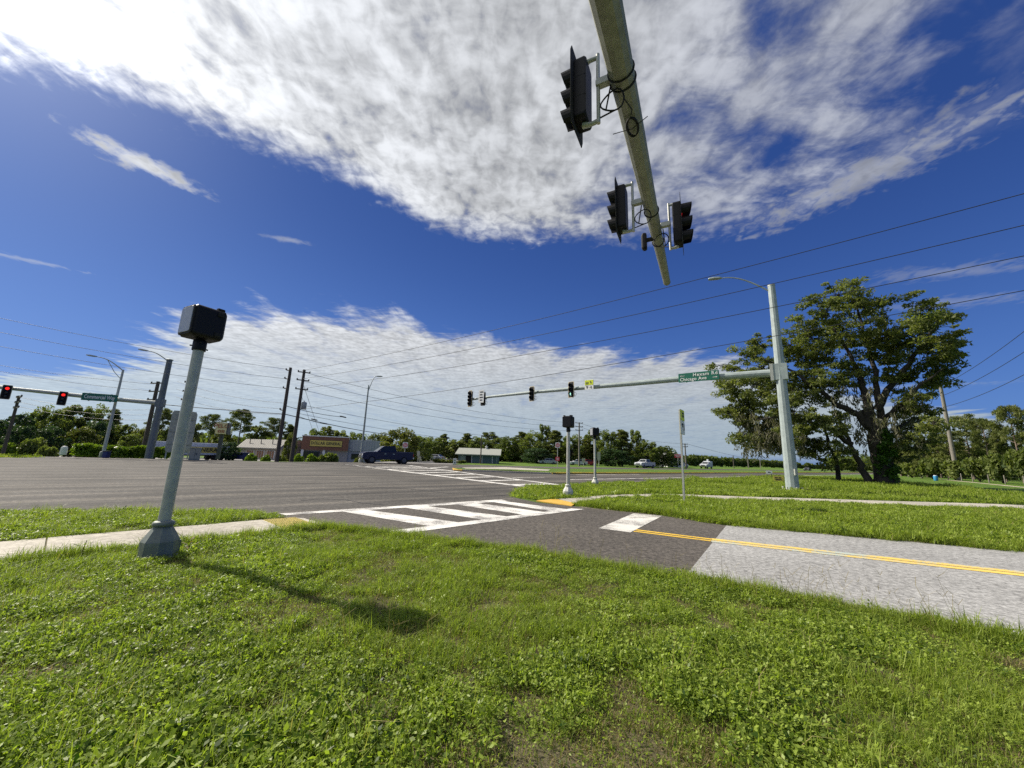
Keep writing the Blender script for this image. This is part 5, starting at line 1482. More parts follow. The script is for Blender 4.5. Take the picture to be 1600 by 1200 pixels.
PB = [broad_proto(11, 'leaf_mid'), broad_proto(12, 'leaf_mid', base=.10, Rc=5.4), broad_proto(13, 'leaf_warm', base=.12), broad_proto(14, 'leaf_blue', base=.06, Rc=5.2), broad_proto(15, 'leaf_mid', Rc=3.6, nlobe=58), broad_proto(16, 'oak_leaf', base=.15, Rc=4.2)]
PP = [pine_proto(21), pine_proto(22, clear=.14, Rc=3.0, nb=52, cone=True), pine_proto(23, clear=.5, Rc=3.8, nb=28)]
PS = [shrub_proto(31, 'hedge_leaf'), shrub_proto(32, 'leaf_mid'), shrub_proto(33, 'leaf_warm')]


def plant(kind, proto, p, Ht, wide, label, group=None, part=('trunk', 'crown'), cat='tree', nomH=10.0, nomR=5.0):
    root = thing(kind, label, cat, p, rng.uniform(0, 6.28), group)
    sx = wide / (2 * nomR) if wide else Ht / nomH
    root.scale = (sx, sx, Ht / nomH)
    link(part[0], proto[0], root); link(part[1], proto[1], root); return root


def tree_at(px, top, Y, wpx, typ, k, label, group=None):
    p = on(W(px, 715, Y)); z = zat(px, top, p); Ht = z - p[2]; d = float(np.dot(p - CAM, FW))
    w_ = wpx * d / FPX * math.cos(math.atan2(abs(p[0]), p[1])) if wpx else None
    if typ == 'b': return plant('broadleaf_tree', PB[k], p, Ht, w_, label, group)
    if typ == 'p': return plant('pine_tree', PP[k], p, Ht, w_, label, group, nomH=14.0, nomR=3.2)
    return plant('shrub', PS[k], p, Ht, w_, label, group, ('stems', 'foliage'), 'shrub', 2.0, 1.4)


GL = 'trees of the left woods across the highway'
for a in ((-22, 655, 52, 80, 'b', 3, 'dark tree cut by the left frame edge'), (14, 646, 56, 75, 'b', 3, 'dark bluish evergreen behind the leaning left pole'),
          (58, 636, 60, 80, 'b', 1, 'tall round tree between the two red lights, below the mast arm'), (100, 631, 64, 75, 'b', 5, 'tallest tree of the left woods, directly below the second red light'),
          (134, 634, 66, 66, 'b', 1, 'round tree below the left end of the Commercial Way sign'), (163, 640, 68, 52, 'p', 1, 'open topped tree just left of the left street lamp post'),
          (40, 642, 62, 70, 'b', 0, 'tree filling the gap left of the second red light'), (148, 656, 60, 64, 'b', 3, 'dark tree under the Commercial Way sign'), (28, 664, 50, 60, 'b', 3, 'low dark bluish tree at the foot of the leaning left pole'), (198, 678, 57, 50, 'b', 1, 'low tree right of the left lamp behind the hedge'),
          (118, 668, 55, 70, 'b', 2, 'warm green lower tree in front of the left woods, left of the lamp'), (186, 662, 62, 60, 'b', 0, 'rounded tree right of the left street lamp'),
          (72, 665, 52, 60, 'b', 3, 'low dark tree in front of the tall left woods'), (212, 668, 62, 46, 'b', 2, 'warm green tree left of the far left mast'),
          (243, 641, 84, 44, 'p', 0, 'pine whose flat top shows right behind the far left mast'), (-60, 650, 52, 80, 'b', 1, 'tree beyond the left frame edge')):
    tree_at(*a, group=GL)
GB = 'trees behind the shops'
for a in ((262, 668, 82, 50, 'b', 0, 'tree filling the gap behind the grey sign back'), (296, 660, 88, 40, 'b', 5, 'tree right of the nearest signal post'), (322, 648, 100, 34, 'p', 2, 'thin pine rising behind the plaza sign'),
          (343, 672, 104, 46, 'b', 2, 'warm green tree right of the plaza sign'), (368, 641, 122, 42, 'p', 2, 'tall pine with open round top left of the low tan block'), (357, 690, 78, 32, 'b', 3, 'dark low tree against the end of the tan block'),
          (396, 664, 118, 44, 'b', 5, 'tree behind the ridge of the tan block'), (420, 654, 120, 34, 'p', 2, 'pine left of the first shop pole'), (447, 664, 124, 34, 'p', 1, 'small pine between the two shop poles'),
          (488, 671, 126, 46, 'b', 0, 'tree top showing above the shop fascia, left'), (506, 668, 130, 26, 'p', 0, 'pine top showing above the shop fascia'), (528, 672, 128, 44, 'b', 5, 'tree top above the right end of the name board'),
          (556, 676, 130, 46, 'b', 0, 'tree top above the pale metal band, left of the slim lamp'), (588, 677, 126, 46, 'b', 2, 'tree top above the pale metal band, right of the slim lamp')):
    tree_at(*a, group=GB)
tree_at(627, 670, 66, 72, 'b', 2, 'bushy roadside tree with yellowish leaves behind the pickup truck')
tree_at(652, 680, 74, 50, 'b', 0, 'darker tree merging into the right side of the roadside tree')
tree_at(450, 678, 58, 26, 'b', 2, 'slender yellow green tree between the two shop poles')
GC = 'trees of the central woods'
for a in ((678, 683, 104, 46, 'b', 0, 'tree behind the far parked cars'), (692, 679, 112, 26, 'p', 1, 'pointed pine above the far parked cars'), (712, 687, 104, 50, 'b', 5, 'tree behind the white meter box'),
          (728, 678, 112, 34, 'p', 1, 'tree above the left slope of the shed roof'), (748, 683, 108, 40, 'b', 0, 'tree behind the short pole at the shed'), (762, 677, 116, 30, 'p', 0, 'tall tree above the shed roof vent'),
          (778, 684, 108, 44, 'b', 5, 'tree above the right part of the shed roof'), (797, 682, 104, 44, 'b', 0, 'dark tree rising at the shed gable'), (815, 676, 108, 36, 'p', 1, 'tree below the signal midway along the arm'),
          (834, 676, 102, 48, 'b', 1, 'broad tree left of the tall topped one'), (851, 665, 110, 36, 'b', 4, 'tallest tree of the central woods with a round tuft on top'), (868, 674, 100, 40, 'p', 1, 'tree behind the do not enter sign'),
          (892, 681, 98, 46, 'b', 1, 'tree behind the square black pedestrian signal'), (912, 684, 100, 42, 'b', 2, 'warm tree between the two pedestrian signals'), (928, 671, 100, 44, 'b', 4, 'tree behind the second pedestrian signal'),
          (950, 674, 96, 46, 'b', 1, 'tree right of the second pedestrian signal'), (972, 673, 98, 44, 'p', 1, 'full tree left of the white pickup'), (994, 673, 100, 36, 'b', 4, 'tall tree above the white pickup'),
          (1012, 690, 96, 46, 'b', 1, 'tree right of the white pickup with falling outline'), (1034, 697, 100, 44, 'b', 0, 'low tree before the white house'), (1050, 707, 112, 30, 'b', 3, 'last dark tree of the woods by the wrong way sign'),
          (840, 700, 94, 50, 'b', 3, 'low dark tree at the wood edge behind the do not enter sign'), (960, 702, 92, 56, 'b', 3, 'low dark tree at the wood edge right of the second signal'), (1004, 706, 108, 50, 'b', 3, 'low dark tree hidden behind the white pickup')):
    tree_at(*a, group=GC)
GR = 'pines along the right edge'
for a in ((1412, 690, 100, 50, 'b', 1, 'broad tree behind the thin pines right of the oak'), (1455, 688, 104, 56, 'b', 5, 'broad tree behind the barrel and pole'), (1500, 690, 96, 60, 'b', 1, 'broad tree filling the gap under the flat topped pine'), (1552, 686, 90, 64, 'b', 5, 'broad tree behind the reddish pine'), (1604, 678, 80, 70, 'b', 1, 'broad tree behind the tallest right pine'),
          (1478, 700, 92, 40, 'p', 1, 'shorter pine between the pole and the barrel'), (1530, 690, 88, 44, 'p', 1, 'shorter dense pine below the flat topped pine'),
          (1404, 694, 92, 34, 'p', 1, 'thin pine just right of the oak trunk'), (1424, 700, 88, 36, 'p', 0, 'pine between the oak and the blue barrel'), (1444, 684, 96, 44, 'p', 1, 'dense pine behind the blue barrel'),
          (1466, 668, 90, 46, 'p', 1, 'tall pine left of the leaning pole'), (1486, 676, 84, 40, 'p', 0, 'pine right behind the leaning pole'), (1516, 652, 84, 60, 'p', 0, 'broad flat topped pine right of the leaning pole'),
          (1545, 656, 78, 56, 'p', 2, 'reddish open pine in the middle of the right group'), (1566, 668, 70, 50, 'p', 1, 'darker lower pine near the right frame edge'), (1592, 636, 66, 66, 'p', 2, 'tallest pine at the right frame edge'), (1640, 640, 60, 70, 'p', 0, 'pine beyond the right frame edge'),
          (1384, 700, 96, 30, 'p', 2, 'thin pine seen through the oak branches, right of the trunk'), (1436, 706, 74, 30, 'p', 1, 'young pine in front of the pines by the barrel')):
    tree_at(*a, group=GR)
for a in ((1452, 712, 72, 54, 's', 1, 'scrub bush left of the leaning pole foot'), (1486, 716, 68, 54, 's', 1, 'scrub bush behind the white pole guard'), (1524, 710, 62, 62, 's', 1, 'scrub bush right of the leaning pole'),
          (1560, 704, 58, 66, 's', 1, 'scrub bush before the reddish pine'), (1598, 694, 52, 76, 's', 1, 'tall scrub bush at the right frame edge'), (1420, 720, 76, 46, 's', 1, 'scrub bush beside the blue barrel'), (1640, 700, 48, 70, 's', 1, 'scrub bush beyond the right frame edge')):
    tree_at(*a, group='scrub under the right pines')
# shrubs along the far road edge and by the shops
for a in ((8, 688, 47, 46, 's', 0, 'bright low bush at the left frame edge'), (46, 680, 49, 56, 's', 1, 'rounded bush left of the white marker'), (72, 694, 46, 40, 's', 1, 'dark low bush just left of the white marker'), (-30, 690, 46, 50, 's', 0, 'bush beyond the left frame edge')):
    tree_at(*a, group='bushes before the left woods')
for px, top, wp, k, lab in ((392, 706, 26, 0, 'low round bush right of the blue minivan'), (416, 708, 22, 0, 'small bush left of the first shop pole'), (441, 706, 22, 2, 'bush between the feet of the shop poles'), (466, 707, 24, 0, 'clipped bush right of the second shop pole'),
                            (487, 707, 26, 0, 'clipped bush below the left end of the name board'), (505, 708, 20, 1, 'pale flowering bush below the name board'), (518, 705, 30, 1, 'largest bush below the right end of the name board'), (560, 712, 18, 2, 'small bush at the foot of the slim street lamp')):
    tree_at(px, top, 50.5 + (px - 392) * .02, wp, 's', k, lab, group='bushes along the shop frontage')
for px, top, wp, lab in ((690, 715, 30, 'bush behind the white parked car'), (701, 717, 22, 'bush left of the white meter box'), (721, 718, 20, 'bush between the meter box and the shed')):
    tree_at(px, top, 64, wp, 's', 2, lab, group='bushes by the shed')

# clipped hedge along the road on the left
hA, hB = G(104, 713.5) + 3 * _PD, G(262, 717.0) + 2.5 * _PD; rzh, LH = wall_frame(hA, hB); hh = zat(180, 695, lerp(hA, hB, .5))
rng = np.random.default_rng(41); hd = thing('hedge', 'clipped yellow green hedge along the far road edge at the left', 'hedge', (hA[0], hA[1], 0), rzh)
n = 9000; P = np.stack([rng.random(n) * LH, rng.normal(0, .42, n).clip(-.8, .8), rng.random(n) ** .6 * hh], axis=1)
P[:, 2] *= .88 + .12 * np.sin(P[:, 0] * 2.1) * np.sin(P[:, 0] * .83 + 1); d = np.zeros_like(P); d[:, 2] = .8
link('foliage', quads_mesh('foliage', leaf_quads(P, .16, spray=d), np.clip(rng.normal(.56, .2, n), 0, 1), 'hedge_leaf'), hd)
sm = MB()
for k in range(int(LH / .8)): limb(sm, (k * .8 + .3, 0, -.05), (k * .8 + .3 + rng.normal() * .1, rng.normal() * .1, hh * .7), .03, .015, 'bark', .1, 3, 5)
sm.build('stems', hd, kind='stuff')

# far woods that read as one mass along the vanishing highway
rng = np.random.default_rng(51); Q = []; T = []
for i in range(110):
    t = rng.random(); px = 1072 + 225 * t; Y = 165 + 190 * t; top = np.interp(px, [1070, 1090, 1150, 1200, 1240, 1262, 1297], [712, 711, 715.5, 718, 721, 723.5, 730]) + abs(rng.normal()) * 2.0
    p = W(px, 730, Y); z = max(2.0, zat(px, top, p)); r = z * .42
    P, d = shell_points((p[0], p[1], z * .55), (r * 1.1, r * 1.1, z * .45), 260)
    Q.append(leaf_quads(P, .9)); T.append(np.clip(rng.normal(.42 + rng.normal() * .08, .15, len(P)), 0, 1))
for i in range(110):
    px = rng.uniform(655, 1050); p = W(px, 730, rng.uniform(116, 126)); z = rng.uniform(3.5, 6.2); P, d = shell_points((p[0], p[1], z * .5), (3.2, 3.2, z * .5), 170)
    Q.append(leaf_quads(P, .55)); T.append(np.clip(rng.normal(.42 + rng.normal() * .08, .15, len(P)), 0, 1))
for i in range(70):
    px = rng.uniform(1395, 1660); p = W(px, 735, rng.uniform(98, 112)); z = rng.uniform(4.5, 9.5); P, d = shell_points((p[0], p[1], z * .5), (3.2, 3.2, z * .5), 200)
    Q.append(leaf_quads(P, .5)); T.append(np.clip(rng.normal(.48 + rng.normal() * .1, .15, len(P)), 0, 1))
for i in range(60):
    px = rng.uniform(1300, 1460); p = W(px, 735, rng.uniform(150, 220)); z = rng.uniform(5, 8.5); P, d = shell_points((p[0], p[1], z * .55), (3.6, 3.6, z * .45), 200)
    Q.append(leaf_quads(P, .8)); T.append(np.clip(rng.normal(.42, .15, len(P)), 0, 1))
for i in range(90):
    px = rng.uniform(-60, 640); p = on(W(px, 700, rng.uniform(130, 170))); z = rng.uniform(5, 8.5); P, d = shell_points((p[0], p[1], p[2] + z * .5), (5, 5, z * .5), 200)
    Q.append(leaf_quads(P, .9)); T.append(np.clip(rng.normal(.42, .15, len(P)), 0, 1))
fw = link('distant_woods', quads_mesh('distant_woods', np.concatenate(Q), np.concatenate(T), 'leaf_mid')); tag(fw, 'distant band of woods low along the horizon', 'woods', None, 'stuff')

# ---- the big oak
ob = G(1378, 757); od = float(np.dot(ob - CAM, FW)); ok = od / FPX
rng = np.random.default_rng(77)
oak = thing('oak_tree', 'big spreading live oak with ivy on its trunk and hanging moss', 'oak tree', (ob[0], ob[1], 0))
obase = np.array([ob[0], ob[1], 0.0]); AZO = math.degrees(math.atan2(RT[0], RT[1])); depth_dir = dirv(math.degrees(math.atan2(ob[0], ob[1])))


def oakpt(px, py, dd=0.0):
    """point of the tree that lies dd metres deeper than the plane through the trunk"""
    return V(px, py, obase + depth_dir * dd, 90 + math.degrees(math.atan2(ob[0], ob[1]))) - obase


tr = MB()
def oak_limb(pts, r0, r1):
    P_ = [oakpt(*p) for p in pts]; out = []
    for i in range(len(P_) - 1):
        for k in range(4):
            t = k / 4; out.append(tuple(lerp(P_[i], P_[i + 1], t) + rng.normal(size=3) * .07))
    out.append(tuple(P_[-1])); n_ = len(out)
    tr.tube(out, [r0 + (r1 - r0) * (i / (n_ - 1)) ** .8 for i in range(n_)], 'bark', 9)
    return out


oak_limb([(1385, 760, 0), (1378, 725, 0), (1368, 690, .2), (1362, 660, .3), (1350, 640, .2)], .78, .42)
oak_limb([(1392, 759, .3), (1388, 720, .5), (1380, 670, .6), (1372, 620, .8), (1365, 570, 1.2), (1350, 520, 1.6), (1335, 470, 1.6)], .52, .08)
oak_limb([(1362, 670, .2), (1340, 648, -.3), (1310, 634, -1.0), (1288, 615, -1.6), (1265, 600, -2.2), (1230, 575, -2.8), (1190, 560, -3.2)], .40, .06)
oak_limb([(1362, 662, .3), (1350, 610, .6), (1338, 575, 1), (1322, 545, 1.2), (1300, 505, 1.5)], .42, .08)
oak_limb([(1372, 640, .5), (1395, 600, .8), (1425, 560, .6), (1455, 520, .2), (1470, 490, 0)], .36, .06)
oak_limb([(1378, 660, .5), (1410, 630, -.4), (1440, 600, -1.2), (1475, 575, -2)], .30, .05)
oak_limb([(1385, 690, .4), (1410, 665, 1.4), (1440, 650, 2.6)], .24, .05)
oak_limb([(1358, 757, -.6), (1345, 725, -.8), (1330, 695, -1.2), (1312, 660, -1.8), (1304, 640, -2.2)], .36, .07)
oak_limb([(1330, 695, -1.2), (1300, 672, -2.2), (1270, 660, -3.2), (1225, 650, -4), (1180, 655, -4.4)], .26, .05)
oak_limb([(1312, 752, .8), (1306, 720, .6), (1295, 690, .2), (1285, 660, -.4), (1262, 630, -1)], .24, .06)
for b_ in ((1404, 762), (1362, 761), (1376, 763), (1396, 763)):
    oak_limb([(b_[0] * .5 + 692, 745, 0), (b_[0], b_[1], -.3)], .36, .16)
lobes = [(1310, 462, 40, 26), (1335, 452, 26, 18), (1288, 488, 52, 30), (1345, 478, 44, 24), (1375, 470, 26, 14), (1442, 478, 34, 20), (1472, 488, 28, 18), (1455, 510, 40, 26), (1484, 535, 24, 34), (1440, 535, 50, 40), (1385, 525, 55, 40),
         (1325, 525, 60, 40), (1265, 525, 46, 36), (1235, 540, 40, 36), (1192, 540, 32, 28), (1168, 556, 30, 22), (1135, 572, 36, 14), (1128, 598, 20, 20), (1150, 608, 40, 34), (1142, 645, 34, 26), (1175, 650, 44, 36), (1195, 690, 30, 22),
         (1215, 600, 46, 40), (1240, 650, 42, 40), (1270, 600, 46, 38), (1262, 690, 34, 30), (1290, 665, 36, 34), (1300, 600, 40, 36), (1340, 580, 40, 30), (1415, 590, 48, 34), (1462, 590, 34, 26), (1480, 560, 26, 24), (1440, 640, 42, 30),
         (1425, 662, 30, 32), (1418, 700, 30, 24), (1310, 705, 22, 24), (1280, 715, 30, 26), (1390, 560, 40, 30), (1460, 660, 26, 20), (1448, 690, 22, 14), (1180, 600, 34, 34), (1218, 700, 18, 14), (1260, 560, 40, 30), (1160, 640, 40, 34), (1200, 625, 40, 34), (1215, 675, 44, 30), (1165, 680, 32, 24), (1245, 690, 34, 24), (1190, 575, 44, 28), (1150, 585, 30, 22), (1240, 610, 40, 30), (1290, 560, 44, 34), (1225, 640, 34, 30)]
Q = []; T = []; tw = MB()
for (px, py, rx, ry) in lobes:
    dd = rng.normal() * 2.6; nsub = max(5, int(rx * ry / 52))
    c = oakpt(px, py, dd)
    for j in range(nsub):
        a = rng.normal(size=3); a /= np.linalg.norm(a); rr_ = rng.random() ** .4
        cs = c + (np.array([RT[0], RT[1], 0]) * a[0] * rx + np.array([0, 0, 1]) * a[1] * ry) * ok * 1.0 * rr_ + depth_dir * a[2] * 2.2 * rr_
        w = rng.uniform(.30, .95)
        P, d = shell_points(cs, (w, w, w * .5), int(165 * w), .05)
        Q.append(leaf_quads(P, .125, 2.1, .6, .35, d * .8)); T.append(np.clip(rng.normal(.5 + rng.normal() * .13, .17, len(P)), 0, 1))
        if j % 2 == 0: limb(tw, lerp(c, cs, -.3), cs, .05, .015, 'bark', .15, 3, 4)
tr.build('trunk', oak); tw.build('twigs', oak, kind='stuff')
link('crown', quads_mesh('crown', np.concatenate(Q), np.concatenate(T), 'oak_leaf'), oak)
# moss hanging below the left side and inside the crown
Q = []; T = []
for i in range(340):
    if i < 220: px, py = rng.uniform(1150, 1258), rng.uniform(645, 698)
    else: px, py = rng.uniform(1300, 1440), rng.uniform(600, 690)
    c = oakpt(px, py, rng.normal() * 2.2); ln = rng.uniform(.5, 1.9); k = 22
    P = c + np.stack([rng.normal(0, .12, k), rng.normal(0, .12, k), -np.linspace(0, ln, k)], axis=1)
    Q.append(leaf_quads(P, .10, 4.5, .1, .3, np.tile([0, 0, -1.6], (k, 1)))); T.append(np.clip(rng.normal(.5, .2, k), 0, 1))
mo = link('hanging_moss', quads_mesh('hanging_moss', np.concatenate(Q), np.concatenate(T), 'moss'), oak, 'grey Spanish moss in hanging strands')
Q = []; T = []
for i in range(46):
    t = rng.random(); px, py = lerp((1392, 745), (1380, 680), t) + rng.normal(size=2) * np.array([8, 5]); c = oakpt(px, py, -.5 + rng.normal() * .3)
    P, d = shell_points(c, (.4, .4, .4), 46, .1); Q.append(leaf_quads(P, .17, 1.3, .3, .3, d)); T.append(np.clip(rng.normal(.5, .18, len(P)), 0, 1))
link('ivy', quads_mesh('ivy', np.concatenate(Q), np.concatenate(T), 'ivy_leaf'), oak, 'bright green ivy climbing the trunk')


# ------------------------------------------------------------------ grass and clover (countless: scattered)


def inside(poly, P):
    x, y = P[:, 0], P[:, 1]; c = np.zeros(len(P), bool); n_ = len(poly)
    for i in range(n_):
        (x0, y0_), (x1, y1_) = poly[i], poly[(i + 1) % n_]
        if y0_ == y1_: continue
        c ^= ((y0_ > y) != (y1_ > y)) & (x < (x1 - x0) * (y - y0_) / (y1_ - y0_) + x0)
    return c


def vnoise(P, s, seed):
    r = np.random.default_rng(seed); o = np.zeros(len(P))
    for k in range(7):
        a = r.uniform(0, 6.28); f = s * r.uniform(.6, 1.8); o += np.sin((P[:, 0] * math.cos(a) + P[:, 1] * math.sin(a)) * f + r.uniform(0, 6.28))
    return o / 3.2


def blades(n, R_, h, w, m, lean=.5, tint=.5):
    """tufts: each blade two tapered quads"""
    th = rng.uniform(0, 6.28, n); rr_ = R_ * np.sqrt(rng.random(n)); c = np.stack([rr_ * np.cos(th), rr_ * np.sin(th), np.full(n, -.012)], 1)
    az = rng.uniform(0, 6.28, n); d = np.stack([np.cos(az), np.sin(az), np.zeros(n)], 1); s = np.stack([-np.sin(az), np.cos(az), np.zeros(n)], 1) * (w / 2)
    hh_ = h * rng.uniform(.45, 1.25, n); le = np.abs(rng.normal(0, lean, n)).clip(0, 1.3)
    up = np.array([0, 0, 1.0]); p1 = c + up * (hh_ * .6)[:, None] + d * (hh_ * le * .35)[:, None]; p2 = c + up * (hh_ * (1 - .25 * le))[:, None] + d * (hh_ * le)[:, None]
    q1 = np.stack([c - s, c + s, p1 + s * .75, p1 - s * .75], 1); q2 = np.stack([p1 - s * .75, p1 + s * .75, p2 + s * .12, p2 - s * .12], 1)
    t = np.clip(rng.normal(tint, .18, n), 0, 1)
    return np.concatenate([q1, q2]), np.concatenate([t, t])


def clover(n, R_, h, s):
    """trefoil leaves held flat on short stalks"""
    th = rng.uniform(0, 6.28, n); rr_ = R_ * np.sqrt(rng.random(n)); c = np.stack([rr_ * np.cos(th), rr_ * np.sin(th), rng.uniform(.2, 1.0, n) * h], 1)
    out = []; tn = []; t0 = np.clip(rng.normal(.55, .26, n), 0, 1); a0 = rng.uniform(0, 6.28, n); tilt = rng.normal(0, .55, (n, 2)); sz = s * rng.uniform(.55, 1.3, n)
    for k in range(3):
        a = a0 + k * 2.094; d = np.stack([np.cos(a), np.sin(a), tilt[:, 0] * np.cos(a) + tilt[:, 1] * np.sin(a) + .12], 1); e = np.stack([-np.sin(a), np.cos(a), -tilt[:, 0] * np.sin(a) + tilt[:, 1] * np.cos(a)], 1)
        L_ = d * sz[:, None]; W_ = e * (sz * .42)[:, None]
        out.append(np.stack([c + L_ * .08, c + L_ * .62 + W_, c + L_ * 1.05, c + L_ * .62 - W_], 1)); tn.append(np.clip(t0 + rng.normal(0, .07, n), 0, 1))
    return np.concatenate(out), np.concatenate(tn)


def ovals(n, R_, h, s):
    th = rng.uniform(0, 6.28, n); rr_ = R_ * np.sqrt(rng.random(n)); c = np.stack([rr_ * np.cos(th), rr_ * np.sin(th), rng.uniform(.15, 1.0, n) * h], 1)
    return leaf_quads(c, s, 1.8, 1.4, .35), np.clip(rng.normal(.52, .25, n), 0, 1)


proto_col = bpy.data.collections.new('turf_patches')


def proto(idx, parts):
    """parts: [(quads, tint, material)] joined into one patch"""
    Q = np.concatenate([p[0] for p in parts]); T = np.concatenate([p[1] for p in parts])
    me = quads_mesh('patch_%02d' % idx, Q, T, parts[0][2])
    mats = []; mi = []
    for p in parts:
        if p[2] not in mats: mats.append(p[2])
        mi += [mats.index(p[2])] * len(p[0])
    me.materials.clear()
    for m in mats: me.materials.append(M[m])
    me.polygons.foreach_set('material_index', np.array(mi, dtype=np.int32)); me.update()
    o = bpy.data.objects.new('patch_%02d' % idx, me); proto_col.objects.link(o)


rng = np.random.default_rng(90)
for i in range(4): proto(i, [(*ovals(270, .165, .055, .0125), 'clover'), (*clover(48, .16, .055, .0150), 'clover'), (*blades(40, .17, .075, .0038, 'blade', .8, .6), 'blade'), (*blades(6, .16, .15, .0045, 'blade', .7, .7), 'blade')])                       # 0-3 clover
for i in range(4): proto(4 + i, [(*blades(125, .15, .095, .0042, 'blade', .75, .55), 'blade'), (*clover(40, .14, .05, .015), 'clover')])         # 4-7 fine grass with clover
for i in range(2): proto(8 + i, [(*blades(55, .10, .16, .006, 'blade', .75, .6), 'blade')])                                                    # 8-9 coarse tufts
for i in range(2): proto(10 + i, [(*blades(150, .19, .04, .0042, 'dry_blade', 1.1, .40), 'dry_blade'), (*blades(70, .2, .06, .004, 'blade', .8, .35), 'blade'), (*ovals(70, .2, .035, .010), 'clover')])   # 10-11 thin dry turf
for i in range(4): proto(12 + i, [(*blades(200, .42, .12, .014, 'blade', .55, .52 + .04 * i), 'blade'), (*clover(60, .42, .07, .04), 'clover')])        # 12-15 turf further off
for i in range(3): proto(16 + i, [(*blades(240, 1.1, .15, .032, 'blade', .5, .5 + .05 * i), 'blade')])                                               # 16-18 far turf


def stalks():
    Q = []
    for i in range(3):
        a, b, ln = rng.uniform(0, 6.28), rng.uniform(0, 6.28), rng.uniform(.2, .38); p0 = np.array([rng.normal() * .03, rng.normal() * .03, 0]); p1 = p0 + np.array([math.cos(a) * .3, math.sin(a) * .3, 1]) * ln
        for k in range(4):
            th = b + k * 1.57; p2 = p1 + np.array([math.cos(th) * .09, math.sin(th) * .09, .035 * (1 + k % 2)]) if k < 3 else p0
            s_ = np.array([-math.sin(th), math.cos(th), 0]) * .0016; Q.append(np.stack([p1 - s_, p1 + s_, p2 + s_, p2 - s_]))
    return np.array(Q), np.full(len(Q), .35)


for i in range(2): proto(19 + i, [(*stalks(), 'dry_blade')])


def scatter_group(name):
    ng = bpy.data.node_groups.new(name, 'GeometryNodeTree')
    ng.interface.new_socket('Geometry', in_out='INPUT', socket_type='NodeSocketGeometry'); ng.interface.new_socket('Geometry', in_out='OUTPUT', socket_type='NodeSocketGeometry')
    N, L = ng.nodes, ng.links; gi = N.new('NodeGroupInput'); go = N.new('NodeGroupOutput')
    ci = N.new('GeometryNodeCollectionInfo'); ci.inputs['Collection'].default_value = proto_col; ci.inputs['Separate Children'].default_value = True; ci.inputs['Reset Children'].default_value = True
    io = N.new('GeometryNodeInstanceOnPoints'); io.inputs['Pick Instance'].default_value = True
    ai = N.new('GeometryNodeInputNamedAttribute'); ai.data_type = 'INT'; ai.inputs['Name'].default_value = 'idx'
    ar = N.new('GeometryNodeInputNamedAttribute'); ar.data_type = 'FLOAT_VECTOR'; ar.inputs['Name'].default_value = 'rot'
    as_ = N.new('GeometryNodeInputNamedAttribute'); as_.data_type = 'FLOAT_VECTOR'; as_.inputs['Name'].default_value = 'scl'
    L.new(gi.outputs[0], io.inputs['Points']); L.new(ci.outputs[0], io.inputs['Instance'])
    L.new(ai.outputs['Attribute'], io.inputs['Instance Index']); L.new(ar.outputs['Attribute'], io.inputs['Rotation']); L.new(as_.outputs['Attribute'], io.inputs['Scale'])
    L.new(io.outputs[0], go.inputs[0]); return ng


SC = scatter_group('turf_scatter')


def scatter(name, P, idx, scl, label, z=0.0, tilt=.12):
    n = len(P); me = bpy.data.meshes.new(name); me.vertices.add(n)
    co = np.zeros((n, 3), np.float32); co[:, :2] = P; co[:, 2] = z; me.vertices.foreach_set('co', co.ravel())
    a = me.attributes.new('idx', 'INT', 'POINT'); a.data.foreach_set('value', np.asarray(idx, np.int32))
    r = np.zeros((n, 3), np.float32); r[:, 2] = rng.uniform(0, 6.28, n); r[:, :2] = rng.normal(0, tilt, (n, 2)); a = me.attributes.new('rot', 'FLOAT_VECTOR', 'POINT'); a.data.foreach_set('vector', r.ravel())
    s = np.repeat(np.asarray(scl, np.float32)[:, None], 3, 1); s[:, 2] *= rng.uniform(.75, 1.25, n); a = me.attributes.new('scl', 'FLOAT_VECTOR', 'POINT'); a.data.foreach_set('vector', s.ravel())
    me.update(); o = link(name, me); o['kind'] = 'stuff'; o['label'] = label
    md = o.modifiers.new('scatter', 'NODES'); md.node_group = SC; return o


def pts_in(poly, dens, seed, keep=None):
    r = np.random.default_rng(seed); pl = [tuple(float(c) for c in p[:2]) for p in poly]; xs = [p[0] for p in pl]; ys = [p[1] for p in pl]
    n = int((max(xs) - min(xs)) * (max(ys) - min(ys)) * dens); P = np.stack([r.uniform(min(xs), max(xs), n), r.uniform(min(ys), max(ys), n)], 1)
    P = P[inside(pl, P)]
    az = np.degrees(np.arctan2(P[:, 0], P[:, 1])); ds = np.hypot(P[:, 0], P[:, 1]); k = (np.abs(az) < 68) & (ds > .9)
    return P[k]


# near verge: clover and grass mixed, thin worn places
P = pts_in(FG, 48, 1); ds = np.hypot(P[:, 0], P[:, 1])
nz = vnoise(P, 1.5, 3); nb_ = vnoise(P, 2.2, 4); bare = vnoise(P, 2.0, 9) + .55 * vnoise(P, 5.5, 19)
P0 = P; r_ = rng.random(len(P))
grassy = nz + .09 * (np.abs(P[:, 0]) - 1.2) * 1.0 + .12 * (ds - 4.5) > .34
idx = np.where(grassy, rng.integers(4, 8, len(P)), rng.integers(0, 4, len(P)))
idx = np.where((r_ < .03) & (ds > 3.2), rng.integers(8, 10, len(P)), idx); idx = np.where((bare > .95) & (r_ > .42), rng.integers(10, 12, len(P)), idx)
keep = ~((bare > .85) & (r_ < .5)) & ~((bare > 1.4) & (r_ < .8)) & ~((nb_ < -1.0) & (r_ > .75))
scl = (.8 + .3 * rng.random(len(P))) * np.where(bare > 1.2, .8, 1.0) * (1 + .24 * nb_)
scatter('clover_lawn', P[keep], idx[keep], scl[keep], 'bright green clover and grass in the near verge')
